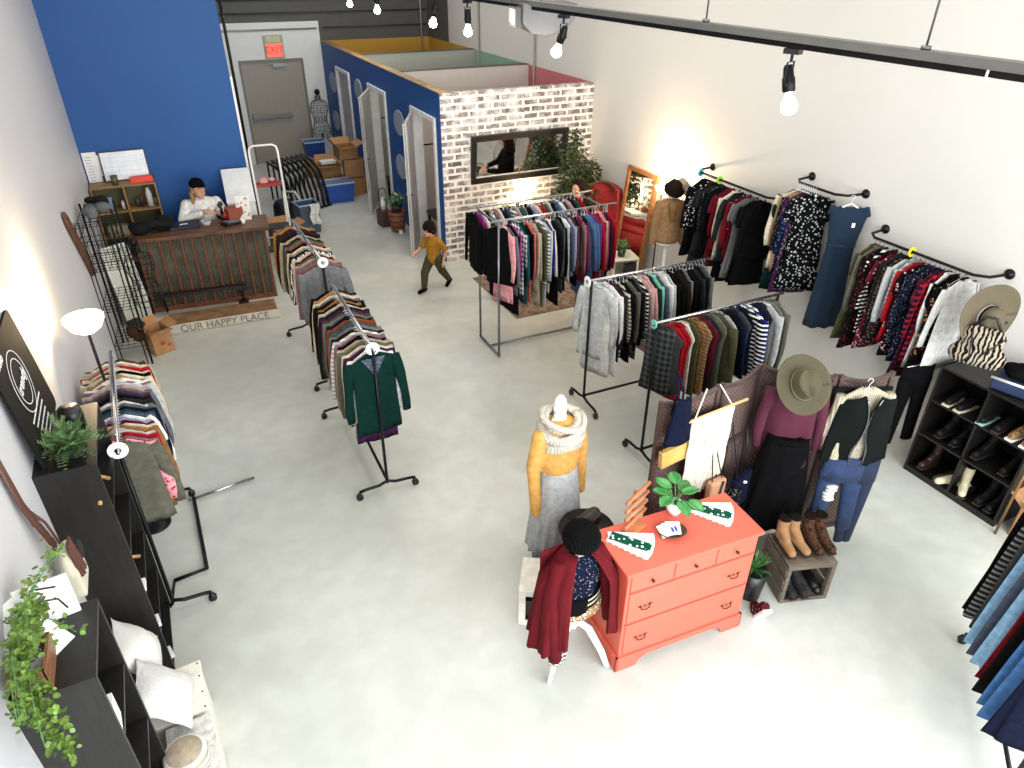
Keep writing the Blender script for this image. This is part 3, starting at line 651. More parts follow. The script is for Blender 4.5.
text('chest_print','ORIGINAL',.035,mat('sweat_print',(90,80,84),.8),g,(0,-.142,1.14),(R(80),0,0))
tr = MB()
for k in (-1,1): tr.cap((k*.09,.05,.74),(k*.12,-.2,.69),.1,.075).cap((k*.12,-.2,.69),(k*.12,-.12,.14),.07,.05)
flesh(tr, 'trousers', fabric('charcoal'), g, .013)
h = MB(); h.ball(T(0,.03,.02),(.1,.105,.105),14,10,mm); h.cap(T(-.07,.05,-.05),T(-.09,0,-.2),.035,.02).cap(T(.07,.06,-.05),T(.07,.05,-.17),.03,.018)
flesh(h, 'hair', mat('blond_hair',(150,112,72),.6,bump=.6,bscale=90), g, .01)
h = MB().ball(T(0,.02,.06),(.1,.11,.085),16,12,mm).ball(T(0,-.09,.058),(.07,.055,.011),14,8,mm)
flesh(h, 'cap', fabric('black'), g, .009)
face(T, 1.12, g, mm)
# boy walking away towards the fitting rooms
g = thing('person', 'small child in a mustard shirt and olive trousers walking by the open door', 'person', (3.12,8.92,0), R(-62))
b_ = MB(); T, mm = head(b_, (0,-.06,.93), .93, 0, R(8))
b_.cap((0,0,.78),(0,-.04,.88),.035,.035).cap((0,.02,.5),(0,0,.72),.085,.08).ball((0,0,.74),(.115,.065,.06))
hip = [(-.055,.02,.5),(.055,.02,.5)]; kn = [(-.06,-.13,.3),(.06,.1,.29)]; an = [(-.06,-.16,.06),(.06,.25,.1)]
for k in (0,1): b_.cap(hip[k],kn[k],.062,.045).cap(kn[k],an[k],.042,.028)
sh = [(-.115,0,.76),(.115,0,.76)]; el = [(-.16,-.06,.62),(.15,.1,.6)]; wr = [(-.14,-.2,.6),(.15,.04,.46)]
for k in (0,1): b_.cap(sh[k],el[k],.032,.026).cap(el[k],wr[k],.026,.018)
hand(b_, wr[0], (.05,-1,-.1), .62, -1); hand(b_, wr[1], (0,-.3,-1), .62, 1, (0,-1,0))
flesh(b_, 'body', skin, g, .0065)
c = MB().cap((0,.02,.5),(0,0,.71),.108,.1).ball((0,0,.745),(.135,.085,.07))
for k in (0,1): c.cap(sh[k], Vector(sh[k]).lerp(Vector(el[k]),.75), .05, .045)
flesh(c, 'shirt', fabric('mustard'), g, .01)
c = MB().ball((0,.02,.49),(.11,.1,.08))
for k in (0,1): c.cap(hip[k],kn[k],.08,.06).cap(kn[k],Vector(kn[k]).lerp(Vector(an[k]),.85),.058,.045)
flesh(c, 'trousers', fabric('olive'), g, .011)
for k in (0,1):
    a = Vector(an[k]); d = Vector((0,-.11,-.02)) if k == 0 else Vector((0,-.06,-.08))
    flesh(MB().cap(a+Vector((0,.02,-.012)), a+d+Vector((0,0,.0)), .035, .028), 'shoe', fabric('black'), g, .009)
h = MB().ball(T(0,.018,.028),(.092,.1,.095),14,10,mm).ball(T(0,.05,-.03),(.08,.06,.075),12,9,mm)
flesh(h, 'hair', hairbrown, g, .009)
face(T, .93, g, mm)
# woman sitting by the red armchair
g = thing('person', 'person with long dark hair in black sitting against the red armchair', 'person', (5.27,8.6,.07), R(-68))
b_ = MB(); T, mm = head(b_, (0,-.02,1.22), 1.08, 0, R(10))
b_.cap((0,.04,1.0),(0,0,1.14),.045,.045).cap((0,.06,.52),(0,.05,.9),.13,.12).ball((0,.04,.93),(.18,.09,.09))
sh = [(-.17,.04,.95),(.17,.04,.95)]; el = [(-.22,-.06,.72),(.22,-.06,.72)]; wr = [(-.08,-.27,.66),(.06,-.28,.68)]
for k in (0,1): b_.cap(sh[k],el[k],.045,.036).cap(el[k],wr[k],.035,.024)
hand(b_, wr[0], (.7,-.6,0), .95, -1); hand(b_, wr[1], (-.7,-.6,.05), .95, 1)
hp = [(-.09,.05,.5),(.09,.05,.5)]; kn = [(-.11,-.36,.5),(.11,-.34,.53)]; an = [(-.11,-.36,.07),(.11,-.4,.1)]
for k in (0,1): b_.cap(hp[k],kn[k],.08,.055).cap(kn[k],an[k],.05,.032).cap(an[k],Vector(an[k])+Vector((0,-.13,-.02)),.035,.028)
flesh(b_, 'body', skin, g, .009)
c = MB().cap((0,.06,.55),(0,.05,.9),.155,.14).ball((0,.04,.93),(.21,.11,.105))
for k in (0,1): c.cap(sh[k],el[k],.068,.058).cap(el[k],Vector(el[k]).lerp(Vector(wr[k]),.85),.055,.042)
flesh(c, 'sweater', fabric('black'), g, .012)
c = MB().ball((0,.05,.5),(.18,.14,.1))
for k in (0,1): c.cap(hp[k],kn[k],.1,.072).cap(kn[k],Vector(kn[k]).lerp(Vector(an[k]),.88),.068,.05)
flesh(c, 'trousers', fabric('ivory'), g, .012)
h = MB().ball(T(0,.03,.025),(.1,.11,.11),14,10,mm).cap(T(0,.07,-.02),T(0,.1,-.22),.085,.07).cap(T(-.075,.02,0),T(-.09,.0,-.2),.03,.03).cap(T(.075,.02,0),T(.09,.0,-.2),.03,.03)
flesh(h, 'hair', hairbrown, g, .01)
face(T, 1.08, g, mm)
# child standing behind the silver rack
g = thing('person', 'brown-haired child standing behind the left end of the silver rack', 'person', (3.82,8.3,0), R(20))
b_ = MB(); T, mm = head(b_, (0,0,1.13), 1.0, R(10), R(14))
b_.cap((0,0,.95),(0,0,1.05),.04,.04).cap((0,0,.6),(0,0,.86),.1,.09).ball((0,0,.9),(.13,.07,.07))
for k in (-1,1):
    b_.cap((k*.065,0,.6),(k*.07,0,.33),.07,.05).cap((k*.07,0,.33),(k*.07,0,.06),.045,.03).cap((k*.07,0,.04),(k*.07,-.1,.03),.03,.026)
    b_.cap((k*.13,0,.92),(k*.18,.02,.7),.035,.03).cap((k*.18,.02,.7),(k*.17,-.04,.53),.028,.02); hand(b_, (k*.17,-.04,.53), (0,-.2,-1), .75, k, (0,-1,0))
flesh(b_, 'body', skin, g, .008)
c = MB().cap((0,0,.58),(0,0,.86),.125,.115).ball((0,0,.9),(.155,.09,.08))
for k in (-1,1): c.cap((k*.13,0,.92),(k*.18,.02,.7),.055,.05).cap((k*.18,.02,.7),(k*.17,-.03,.56),.046,.038)
flesh(c, 'shirt', fabric('dark brown'), g, .011)
c = MB().ball((0,0,.58),(.125,.1,.07))
for k in (-1,1): c.cap((k*.065,0,.6),(k*.07,0,.33),.085,.065).cap((k*.07,0,.33),(k*.07,0,.1),.062,.05)
flesh(c, 'trousers', fabric('navy'), g, .011)
flesh(MB().ball(T(0,.02,.03),(.095,.105,.1),14,10,mm).ball(T(0,.06,-.03),(.08,.06,.08),12,9,mm), 'hair', hairbrown, g, .009)
face(T, 1.0, g, mm)

def torso(mb, z0, s=1.):   # white dress form: hips, waist, bust, shoulders, neck; base of hips at z0
    for z, rx, ry in ((.05,.165,.12),(.14,.16,.115),(.25,.125,.095),(.33,.125,.095),(.43,.15,.115),(.5,.155,.105),(.57,.155,.08)):
        mb.ball((0,-.015 if .4 < z < .5 else 0,z0+z*s), (rx*s,ry*s,.085*s))
    mb.cap((0,0,z0+.58*s),(0,0,z0+.72*s),.05*s,.045*s); mb.ball((-.15*s,0,z0+.56*s),.055*s).ball((.15*s,0,z0+.56*s),.055*s)
    return mb
formw = mat('white_form', (238,236,232), .45)
def folds(mb, cx, cy, z0, z1, r0, r1, sx=1., sy=.7, n=44, k=11, amp=.06, seed=0, wav=.0, rows=14):
    """a hollow hanging tube of cloth with vertical folds, top radius r0, bottom r1"""
    rnd = random.Random(seed); ph = rnd.random()*6; vs = []
    for j in range(rows+1):
        t = j/rows; z = z1+(z0-z1)*t; r = r0+(r1-r0)*t**.8
        for i in range(n):
            a = 2*math.pi*i/n; rr = r*(1+amp*t*math.sin(k*a+ph+.8*math.sin(2*t+i*.1)))
            vs.append((cx+rr*sx*math.cos(a), cy+rr*sy*math.sin(a), z+(wav*math.sin(3*a+ph) if j == rows else 0)))
    fs = [(j*n+i, j*n+(i+1)%n, (j+1)*n+(i+1)%n, (j+1)*n+i) for j in range(rows) for i in range(n)]
    fs += [tuple(range(n))[::-1], tuple(rows*n+i for i in range(n))]
    return mb.add(vs, fs)
# --- mannequin in mustard sweater, cream snood and long pale skirt
g = thing('dress_form', 'white dress form wearing mustard sweater, cream chunky snood and pale grey skirt', 'mannequin', (2.13,3.56,0), R(12))
flesh(torso(MB(), .72), 'torso', formw, g, .012)
MB().tube([(0,0,.02),(0,0,.78)],.02,12).lathe([(.0001,0),(.17,0),(.17,.015),(.03,.03),(.0001,.03)],(0,0,0),24).build('stand', steel, g, True)
MB().lathe([(.0001,.0),(.045,0),(.05,.03),(.04,.1),(.02,.13),(.0001,.135)],(0,0,1.42),20).build('neck_cap', formw, g, True)
c = MB()
for q in range(9): c.ball((0,-.01,.97+.04*q),(.165+.012*math.sin(q*.5),.13,.085))
for k in (-1,1): c.cap((k*.18,0,1.27),(k*.235,0,1.02),.06,.055).cap((k*.235,0,1.02),(k*.225,-.03,.62),.05,.042)
flesh(c, 'sweater', fabric('pale mustard','plain'), g, .012)
MB.__doc__ = None
sk = folds(MB(), 0, 0, .2, .98, .15, .235, 1, .82, 60, 17, .07, 3, .015)
sk.build('skirt', fabric('light grey','plain'), g, True)
sn = MB(); rnd = random.Random(5)
for q in range(15):
    r_ = rnd.uniform(.1,.165); z = 1.26+rnd.uniform(-.05,.12); tl = rnd.uniform(-.32,.32); tl2 = rnd.uniform(-.25,.1)
    sn.tube([(r_*math.cos(a)*1.05, r_*math.sin(a)*.95-.02, z+tl*r_*math.cos(a)+(tl2+.25)*r_*math.sin(a)) for a in [2*math.pi*i/22 for i in range(23)]], .024, 7)
sn.build('snood', fabric('ivory','knit'), g, True)
# --- small white form with burgundy shawl cardigan, beanie and belt
g = thing('dress_form', 'white tripod torso form with black beanie, dark red fringed cardigan and striped belt', 'mannequin', (1.77,2.64,0), R(4))
flesh(torso(MB(), .48, .84), 'torso', formw, g, .011)
b_ = MB().tube([(0,0,.36),(0,0,.5)],.03,12)
for a in (200, 315, 75): b_.tube([(0,0,.42),(.1*math.cos(R(a)),.1*math.sin(R(a)),.36),(.2*math.cos(R(a)),.2*math.sin(R(a)),.16),(.25*math.cos(R(a)),.25*math.sin(R(a)),.015)],[.03,.03,.026,.022],10,.6)
b_.build('tripod_stand', white_paint, g, True)
c = MB()
for z, rx, ry in ((.58,.16,.12),(.66,.15,.115),(.74,.14,.11),(.82,.15,.12),(.9,.155,.12),(.97,.15,.09)): c.ball((0,-.008,z),(rx,ry,.075))
flesh(c, 'camisole', fabric('navy','dots'), g, .012)
MB().lathe([(.1455,-.05),(.168,-.045),(.166,.045),(.1455,.05)],(0,0,.69),36,1,.78).build('striped_belt', fabric('black','stripe','beige'), g, True)
MB().lathe([(.15,-.03),(.182,-.03),(.182,.03),(.15,.03)],(0,0,.6),36,1,.78).build('tan_belt', fabric('tan','leopard','ivory'), g, True)
MB().lathe([(.1,-.06),(.178,-.06),(.18,.05),(.1,.055)],(-.05,-.0,.69),14,.75,.8).build('belt_pouch', fabric('black'), g, True)
def drape(side):
    mb = MB()
    def fn(u, v):   # u around the arm side from front edge to back edge, v down
        a = R(-62+ (232-(-62))*0) if False else None
        ang = (-66+u*156) if side > 0 else (232-u*142)
        r_ = (.075+.165*min(1,v*3.2)**.75)+.035*v+.022*math.sin(u*30+side+2*v)*v+.01*math.sin(u*61+1)*v+.05*math.sin(math.pi*u)*v
        return (r_*math.cos(R(ang))*.98, r_*math.sin(R(ang))*.82, 1.065-.78*v**1.1*(.82+.18*math.sin(math.pi*u))-.02*math.sin(u*9)*v)
    mb.sheet(fn, 34, 20, .008); return mb
for s in (-1,1): drape(s).build('cardigan_side', mat('dark_red_wool',(92,22,28),.95,bump=.3,spec=.1), g, True)
c = MB().sheet(lambda u,v: ((-.21+.42*u)*(1-.1*v), .12+.02*math.sin(u*20)*v+.03*v, 1.03-.55*v), 20, 10, .008); c.build('cardigan_back', mat('dark_red_wool',(92,22,28),.95,bump=.3,spec=.1), g, True)
for s in (-1,1):
    c = MB().tube([(s*.14,-.0,1.01),(s*.2,-.04,.84),(s*.215,-.08,.55),(s*.21,-.1,.26 if s<0 else .42)],[.05,.058,.052,.045],12); c.build('sleeve', mat('dark_red_wool',(92,22,28),.95,bump=.3,spec=.1), g, True)
fg = MB(); rnd = random.Random(8)
for q in range(16):
    x = -.245+.07*rnd.random(); y = -.13+.07*rnd.random(); fg.tube([(x,y,.29),(x+rnd.uniform(-.008,.008),y,.2)],.004,5)
for q in range(12):
    x = .02+.12*rnd.random(); fg.tube([(x-.26,-.1,.3),(x-.255,-.1,.2)],.004,5)
fg.build('fringe', fabric('burgundy','stripe','white'), g)
c = MB().lathe([(.0001,.145),(.05,.14),(.095,.115),(.118,.07),(.118,.03),(.105,0),(.0001,0)],(0,-.01,1.12),28,1,1.05)
c.build('beanie', fabric('black','knit'), g, True)
MB().cap((0,0,1.04),(0,0,1.13),.045,.05).build('neck', formw, g, True)
# --- tan jacket mannequin with hats on the far right
g = thing('dress_form', 'dress form in tan blazer with brown bowler hat before the glowing wall lamp', 'mannequin', (5.79,7.16,0), R(-25))
flesh(torso(MB(), .88, .95), 'torso', formw, g, .013)
MB().tube([(0,0,.02),(0,0,.95)],.022,12).lathe([(.0001,0),(.17,0),(.17,.015),(.0001,.02)],(0,0,0),24).build('stand', white_paint, g, True)
c = MB()
for q in range(11):
    z = .96+.046*q; c.ball((0,-.01,z),(.175-.03*math.sin(math.pi*min(1,q/8)),.125-.01*math.sin(math.pi*q/10),.085))
for k in (-1,1): c.cap((k*.15,0,1.42),(k*.19,0,1.17),.055,.048).cap((k*.19,0,1.17),(k*.2,-.02,.9),.045,.038)
flesh(c, 'blazer', fabric('tan'), g, .012)
MB().add([(-.07,-.14,1.46),(-.01,-.15,1.22),(-.005,-.145,1.22),(-.03,-.11,1.46),(.07,-.14,1.46),(.01,-.15,1.22),(.005,-.145,1.22),(.03,-.11,1.46)],[(0,1,2,3),(4,7,6,5)]).build('lapels', fabric('camel'), g)
o = MB().lathe([(.0001,.13),(.06,.125),(.09,.09),(.1,.02),(.103,0),(.125,.0),(.13,.008),(.125,-.006),(.1,-.01),(.0001,-.01)],(0,0,0),30,1,1.1).build('hat', fabric('dark brown'), None, True)
o.location = (5.78,7.12,1.61); o.rotation_euler = (R(26),R(-10),0); tag(o, 'dark brown round hat worn by the tan blazer dress form', 'hat')
o = MB().lathe([(.0001,.1),(.07,.1),(.09,.07),(.1,0),(.15,-.005),(.155,.005),(.145,-.012),(.1,-.01),(.0001,-.01)],(0,0,0),30).build('hat', fabric('beige'), None, True)
o.location = (5.9,7.15,1.63); o.rotation_euler = (R(10),R(50),0); tag(o, 'beige wide-brimmed hat tucked behind the brown hat', 'hat')
# ================================================================ COUNTER CORNER
g = thing('service_counter', 'rustic counter of dark corrugated panels with rusty brown battens and plank top', 'counter', (.24,9.96,0), R(-5)); g.scale = (1.07,1,1)
rustm = mat('corrugated_metal', (92,88,74), .55, .25, var=.35, scale=7, bump=.2, bscale=20)
batm = wood('rusty_batten_wood', (128,72,42), (82,46,30), .6, 5)
MB().bb((-.75,-.2,.04),(.75,.1,1.0)).build('body', rustm, g)
cor = MB(); 
for i in range(60):
    x = -.745+i*.0252; cor.tube([(x,-.2,.05),(x,-.2,1.0)],.008,6)
cor.build('corrugated_front', rustm, g, True)
for i in range(13):
    x = -.73+i*.1215; MB().box((x,-.222,.53),(.026,.03,.96)).build('batten', batm, g)
MB().bb((-.75,-.225,.0),(.75,-.19,.07)).build('kick_board', batm, g)
top = wood('counter_top_wood', (112,74,46), (70,45,30), .45, 4, (1,10,1))
MB().bb((-.8,-.3,1.0),(.8,-.11,1.045)).bb((-.8,-.108,1.0),(.8,.07,1.045)).bb((-.8,.072,1.0),(.8,.24,1.045)).build('counter_top', top, g, bevel=.005)
CT = 1.045
# plank step with the lettered sign before the counter
g = thing('floor_plank_step', 'low cardboard-brown platform on the floor before the counter', 'platform', (.25,9.2,0), R(-3))
MB().bb((-.68,-.15,0),(.68,.33,.05)).build('board', wood('brown_plank',(150,116,80),(116,84,56),.7), g, bevel=.004)
g = thing('lettered_plank_sign', 'long white plank sign reading OUR HAPPY PLACE on the floor', 'sign', (.25,9.0,0), R(-3))
MB().box((0,.02,.055),(1.4,.022,.11), Matrix.Rotation(R(-24),3,'X')).build('plank', mat('pale_plank',(186,180,164),.7,var=.1), g)
text('lettering','OUR HAPPY PLACE',.125,mat('sign_letters',(92,88,80),.8),g,(0,.003,.052),(R(66),0,0)).scale = (1.02,1,1)
# black folded bench
g = thing('low_bench', 'low black metal bench leaning in front of the counter', 'bench', (.12,9.6,.051), R(-4))
MB().bb((-.62,-.05,.22),(.42,.05,.25)).bb((.36,-.06,.18),(.5,.06,.24)).build('seat', black_plastic, g, bevel=.004)
lg = [MB().tube([(x,y,.22),(x+.02,y,.012)],.012,8).build('leg', black_metal, g, True) for x in (-.55,.42) for y in (-.035,.035)]
MB().bb((.37,-.08,.0),(.5,.0,.03)).build('foot_pad', black_plastic, g)
# cubby shelf on back desk
cub = wood('oak_cubby_wood', (158,118,74), (124,88,52), .5, 5)
g = thing('cubby_shelf', 'light wooden cubby shelf with four openings below the whiteboard', 'shelf', (-.58,10.86,.42))
MB().bb((-.4,-.12,0),(-.38,.2,1.04)).bb((.38,-.12,0),(.4,.2,1.04)).bb((-.012,-.12,0),(.012,.2,1.04)).build('upright_panels', cub, g)
MB().bb((-.4,-.12,1.04),(.4,.2,1.062)).build('top_board', cub, g)
for z in (0,.36,.7): MB().bb((-.38,-.12,z),(.38,.2,z+.02)).build('shelf_board', cub, g)
MB().bb((-.4,.2,0),(.4,.21,1.06)).build('back_panel', mat('olive_back_panel',(92,92,60),.7), g)
g2 = thing('back_desk', 'low dark cabinet holding up the cubby shelf behind the counter', 'desk', (-.52,10.85,0))
MB().bb((-.46,-.2,.0),(.6,.22,.4)).build('carcass', blackwood, g2); MB().bb((-.48,-.22,.4),(.62,.22,.42)).build('desk_top', blackwood, g2, bevel=.003)
def prop(name, mb, m_, lab, cat, loc=(0,0,0), rz=0, smooth=False, bevel=0, group=None, rx=0, ry=0):
    o = mb.build(name, m_, None, smooth, bevel); o.location = loc; o.rotation_euler = (rx, ry, rz); return tag(o, lab, cat, group)
zt = .42+1.062
prop('tin_cup', MB().lathe([(.0001,0),(.04,0),(.045,.12),(.04,.12),(.036,.01),(.0001,.01)]), mat('olive_tin',(84,84,54),.5,.2), 'olive green cup standing on top of the cubby shelf', 'cup', (-.66,10.82,zt), 0, True)
prop('card_tray', MB().bb((-.14,-.05,0),(.14,.05,.07)).bb((-.13,-.04,.06),(.13,.04,.075)), mat('bright_red_plastic',(226,58,44),.5), 'bright red tray box on top of the cubby shelf', 'box', (-.34,10.84,zt), R(6), bevel=.006)
g = thing('whiteboard', 'small framed whiteboard propped on the blue wall above the shelf', 'whiteboard', (-.5,10.99,1.5), 0, None, R(-12))
MB().bb((-.27,-.006,.0),(.27,.0,.36)).build('writing_surface', mat('whiteboard_surface',(222,226,232),.18), g)
MB().bb((-.285,-.012,-.015),(.285,.006,0)).bb((-.285,-.012,.36),(.285,.006,.375)).bb((-.285,-.012,0),(-.27,.006,.36)).bb((.27,-.012,0),(.285,.006,.36)).build('frame', black_plastic, g)
gl = MB()
for i in range(5): gl.bb((-.26,-.0075,.05+i*.06),(.26,-.006,.052+i*.06))
for i in range(7): gl.bb((-.24+i*.08,-.0075,.04),(-.238+i*.08,-.006,.31))
gl.build('grid_lines', mat('board_marker_line',(160,176,190),.5), g)
g = thing('paper_notice', 'white notice sheets hung in the blue wall corner', 'notice', (-.9,11.085,1.45))
MB().bb((-.08,-.006,0),(.09,0,.42)).build('sheet', paper, g); MB().bb((.02,-.012,.1),(.14,-.007,.38)).build('sheet', paper, g)
tx = MB()
for i in range(9): tx.bb((-.06,-.0075,.05+i*.038),(.01+.004*(i%3),-.006,.056+i*.038))
tx.build('printed_lines', mat('print_grey',(130,134,140),.8), g)
for i,(x,z,w,h,c,lb,nm) in enumerate(((-.82,.86,.1,.17,(120,140,170),'bluish photo card standing in the upper left cubby','photo_card'),(-.3,.86,.08,.25,(206,204,198),'white paper roll standing in the upper right cubby','paper_roll'),(-.64,.86,.045,.11,(226,224,220),'small white bottle in the upper left cubby','bottle'),
   (-.4,.86,.04,.16,(70,40,30),'slim brown bottle in the upper right cubby','bottle'),(-.46,.86,.05,.12,(50,52,54),'dark jar beside the brown bottle in the cubby','jar'),(-.23,.86,.05,.11,(90,96,70),'olive jar at the right side of the upper cubby','jar'))):
    z = .42+.722
    prop(nm, MB().lathe([(.0001,0),(w*.5,0),(w*.5,h*.75),(w*.3,h*.88),(w*.3,h),(.0001,h)],(0,0,0),14) if nm != 'photo_card' else MB().bb((-.06,0,0),(.06,.01,h)), mat('prop_%s'%i, c, .5), lb, 'bottle' if 'bottle' in nm else ('jar' if nm=='jar' else 'stationery'), (x,10.86,z), R(10), True if nm!='photo_card' else False)
prop('paper_stack', MB().bb((-.14,-.1,0),(.14,.1,.1)), mat('pale_papers',(186,188,190),.7,var=.05), 'pale paper stack in the lower right cubby', 'paper', (-.34,10.86,.802), R(2))
prop('storage_bin', MB().bb((-.13,-.1,0),(.13,.1,.13)), mat('beige_bin',(150,140,116),.7), 'beige bin in the lower left cubby', 'bin', (-.78,10.86,.802), R(-2), bevel=.01)
# desk chair behind the counter
g = thing('office_chair', 'black office chair under the person behind the counter', 'chair', (.33,10.64,0))
MB().bb((-.25,-.25,.5),(.25,.2,.58)).build('seat', fabric('black'), g, bevel=.03)
MB().bb((-.24,.2,.6),(.24,.27,1.15)).build('backrest', fabric('black'), g, bevel=.03)
MB().tube([(0,0,.1),(0,0,.5)],.03,10).build('gas_lift', black_metal, g, True)
for i in range(5):
    a = R(72*i+10); MB().tube([(0,0,.1),(.28*math.cos(a),.28*math.sin(a),.05)],.018,6).ball((.28*math.cos(a),.28*math.sin(a),.028),.027,10,6).build('base_arm', black_plastic, g, True)
# things on the counter (local placement along it)
def ct(x, y): a = R(-3); return (.2+x*math.cos(a)-y*math.sin(a), 9.98+x*math.sin(a)+y*math.cos(a), CT)
g = thing('laptop', 'closed dark blue laptop case on the counter with white label', 'laptop', ct(-.16,.05), R(2))
MB().bb((-.19,-.13,0),(.19,.13,.035)).build('case', mat('navy_case',(24,30,50),.6), g, bevel=.01); MB().bb((-.05,-.03,.0352),(.05,.01,.037)).build('label_patch', paper, g)
c = MB(); rnd = random.Random(4)
for q in range(9): c.ball((rnd.uniform(-.2,.2),rnd.uniform(-.12,.12),rnd.uniform(.05,.13)),(rnd.uniform(.08,.13),rnd.uniform(.06,.09),rnd.uniform(.05,.08)))
o = flesh(c, 'scarf_pile', fabric('charcoal','knit'), None, .014); o.location = ct(-.54,.02); tag(o, 'pile of charcoal knitted scarves at the left end of the counter', 'scarves')
g = thing('flyer_stand', 'white floral flyer leaning upright on the right of the counter', 'flyer', ct(.6,.04), R(-12), None, R(-18))
MB().bb((-.08,0,0),(.1,.008,.32)).build('card', mat('floral_card',(226,222,212),.6,var=.1,scale=30), g)
fl = MB()
for q in range(14): fl.lathe([(.0001,0),(.014,0),(.0001,.002)],(rnd.uniform(-.06,.08),-.001,rnd.uniform(.03,.29)),8,rot=Matrix.Rotation(R(90),3,'X')) if False else fl.ball((rnd.uniform(-.06,.08),-.001,rnd.uniform(.03,.29)),(.014,.002,.012),8,6)
fl.build('flower_print', mat('floral_print',(150,120,110),.7,var=.4,scale=40), g)
g = thing('card_reader', 'dark card terminal lying on the right half of the counter', 'card terminal', ct(.44,-.08), R(28))
MB().prism([(-.13,0),(.13,0),(.13,.02),(-.13,.05)],-.08,.08,'y').build('body', black_plastic, g, bevel=.004); MB().box((0,-.0,.04),(.2,.12,.006),Matrix.Rotation(R(7),3,'Y')).build('screen', mat('grey_screen',(110,118,124),.2), g)
g = thing('tape_dispenser', 'black-handled red tape gun standing on the counter', 'tape dispenser', ct(.34,.14), R(20))
MB().tube([(0,0,.06),(.0,0,.16),(-.02,0,.22)],[.02,.018,.03],10).build('handle', black_plastic, g, True); MB().ball((0,0,.22),(.035,.02,.04)).bb((-.02,-.02,0),(.05,.02,.08)).build('body', black_plastic, g, True)
MB().tube([(.04,-.03,.05),(.04,.03,.05)],.05,18).build('tape_roll', mat('red_tape',(170,30,30),.4), g, True)
prop('wrapping_box', MB().bb((-.1,-.09,0),(.1,.09,.16)), mat('rust_box',(140,70,50),.7), 'rusty red box behind the card terminal', 'box', ct(.49,.13), R(12), bevel=.005)
g = thing('sweet_bowl', 'small clear bowl in front of the seated person', 'bowl', ct(.12,.0))
MB().lathe([(.0001,0),(.05,0),(.065,.06),(.058,.06),(.045,.012),(.0001,.012)]).build('bowl', mat('clear_bowl',(170,172,176),.15), g, True); MB().ball((0,0,.04),(.045,.045,.02)).build('sweets', fabric('lavender','dots'), g, True)
prop('white_cup', MB().lathe([(.0001,0),(.024,0),(.03,.06),(.026,.06),(.02,.01),(.0001,.01)]), white_plastic, 'small white candle cup before the flyer on the counter', 'cup', ct(.58,-.12), 0, True)
# white boxed appliance on its own stand
g = thing('appliance_box', 'big white box standing right of the seated person before the blue wall', 'box', (.86,10.64,.62), R(-4))
MB().prism([(-.3,0),(.3,0),(.3,.86),(-.3,.56)],-.18,.18,'x').build('carton', mat('white_carton',(216,218,216),.6,var=.03), g, bevel=.01)
MB().prism([(-.31,.55),(.31,.86),(.31,.885),(-.31,.575)],-.19,.19,'x').build('lid', mat('white_carton_lid',(226,228,228),.6), g, bevel=.006)
g = thing('side_cabinet', 'dark side cabinet carrying the big white box', 'cabinet', (.86,10.66,0), R(-4))
MB().bb((-.2,-.3,.0),(.2,.3,.6)).build('carcass', blackwood, g); MB().bb((-.21,-.31,.6),(.21,.31,.618)).build('cabinet_top', blackwood, g)
# mirror panel leaning at the counter's left end
g = thing('leaning_panel', 'white-edged full-length mirror leaning at the left end of the counter', 'mirror', (-.74,9.62,0), R(28), None, R(-11))
MB().bb((-.16,0,.0),(.16,.02,1.0)).build('mirror_glass', mat('pale_panel',(212,216,204),.25,var=.04), g)
MB().bb((-.175,-.008,-.0),(-.16,.025,1.015)).bb((.16,-.008,0),(.175,.025,1.015)).bb((-.175,-.008,1.0),(.175,.025,1.015)).build('frame', white_paint, g)
# cardboard boxes
def cbox(lab, loc, d, rz, flaps=True, group=None, m_=kraft, tape=True):
    g = thing('cardboard_box', lab, 'box', loc, rz, group); x, y, z = d[0]/2, d[1]/2, d[2]; t = .006
    MB().bb((-x,-y,0),(x,y,t)).bb((-x,-y,0),(x,-y+t,z)).bb((-x,y-t,0),(x,y,z)).bb((-x,-y,0),(-x+t,y,z)).bb((x-t,-y,0),(x,y,z)).build('walls', m_, g)
    if flaps:
        for k, s in enumerate(((1,0),(-1,0),(0,1),(0,-1))):
            ln = min(x,y)*.95; a = R((20,50,35,10)[k])
            if s[0]: p = [(s[0]*x,-y,z),(s[0]*x,y,z),(s[0]*(x+ln*math.cos(a)),y,z+ln*math.sin(a)),(s[0]*(x+ln*math.cos(a)),-y,z+ln*math.sin(a))]
            else: p = [(-x,s[1]*y,z),(x,s[1]*y,z),(x,s[1]*(y+ln*math.cos(a)),z+ln*math.sin(a)),(-x,s[1]*(y+ln*math.cos(a)),z+ln*math.sin(a))]
            MB().add(p+[(q[0],q[1],q[2]+t) for q in p],[(0,1,2,3),(7,6,5,4),(0,4,5,1),(1,5,6,2),(2,6,7,3),(3,7,4,0)]).build('flap', m_, g)
    else:
        MB().bb((-x,-y,z-t),(x,y,z)).build('lid', m_, g)
        if tape: MB().bb((-x-.001,-.025,z),(x+.001,.025,z+.0015)).build('tape', mat('packing_tape',(196,160,104),.3), g)
    return g
g = cbox('open cardboard box on the floor between the counter and the wire rack', (-.56,8.66,0), (.24,.26,.3), R(24))
MB().ball((.0,-.131,.14),(.035,.002,.03)).ball((.07,-.131,.1),(.025,.002,.02)).build('printed_mark', mat('red_print',(150,70,50),.7), g)
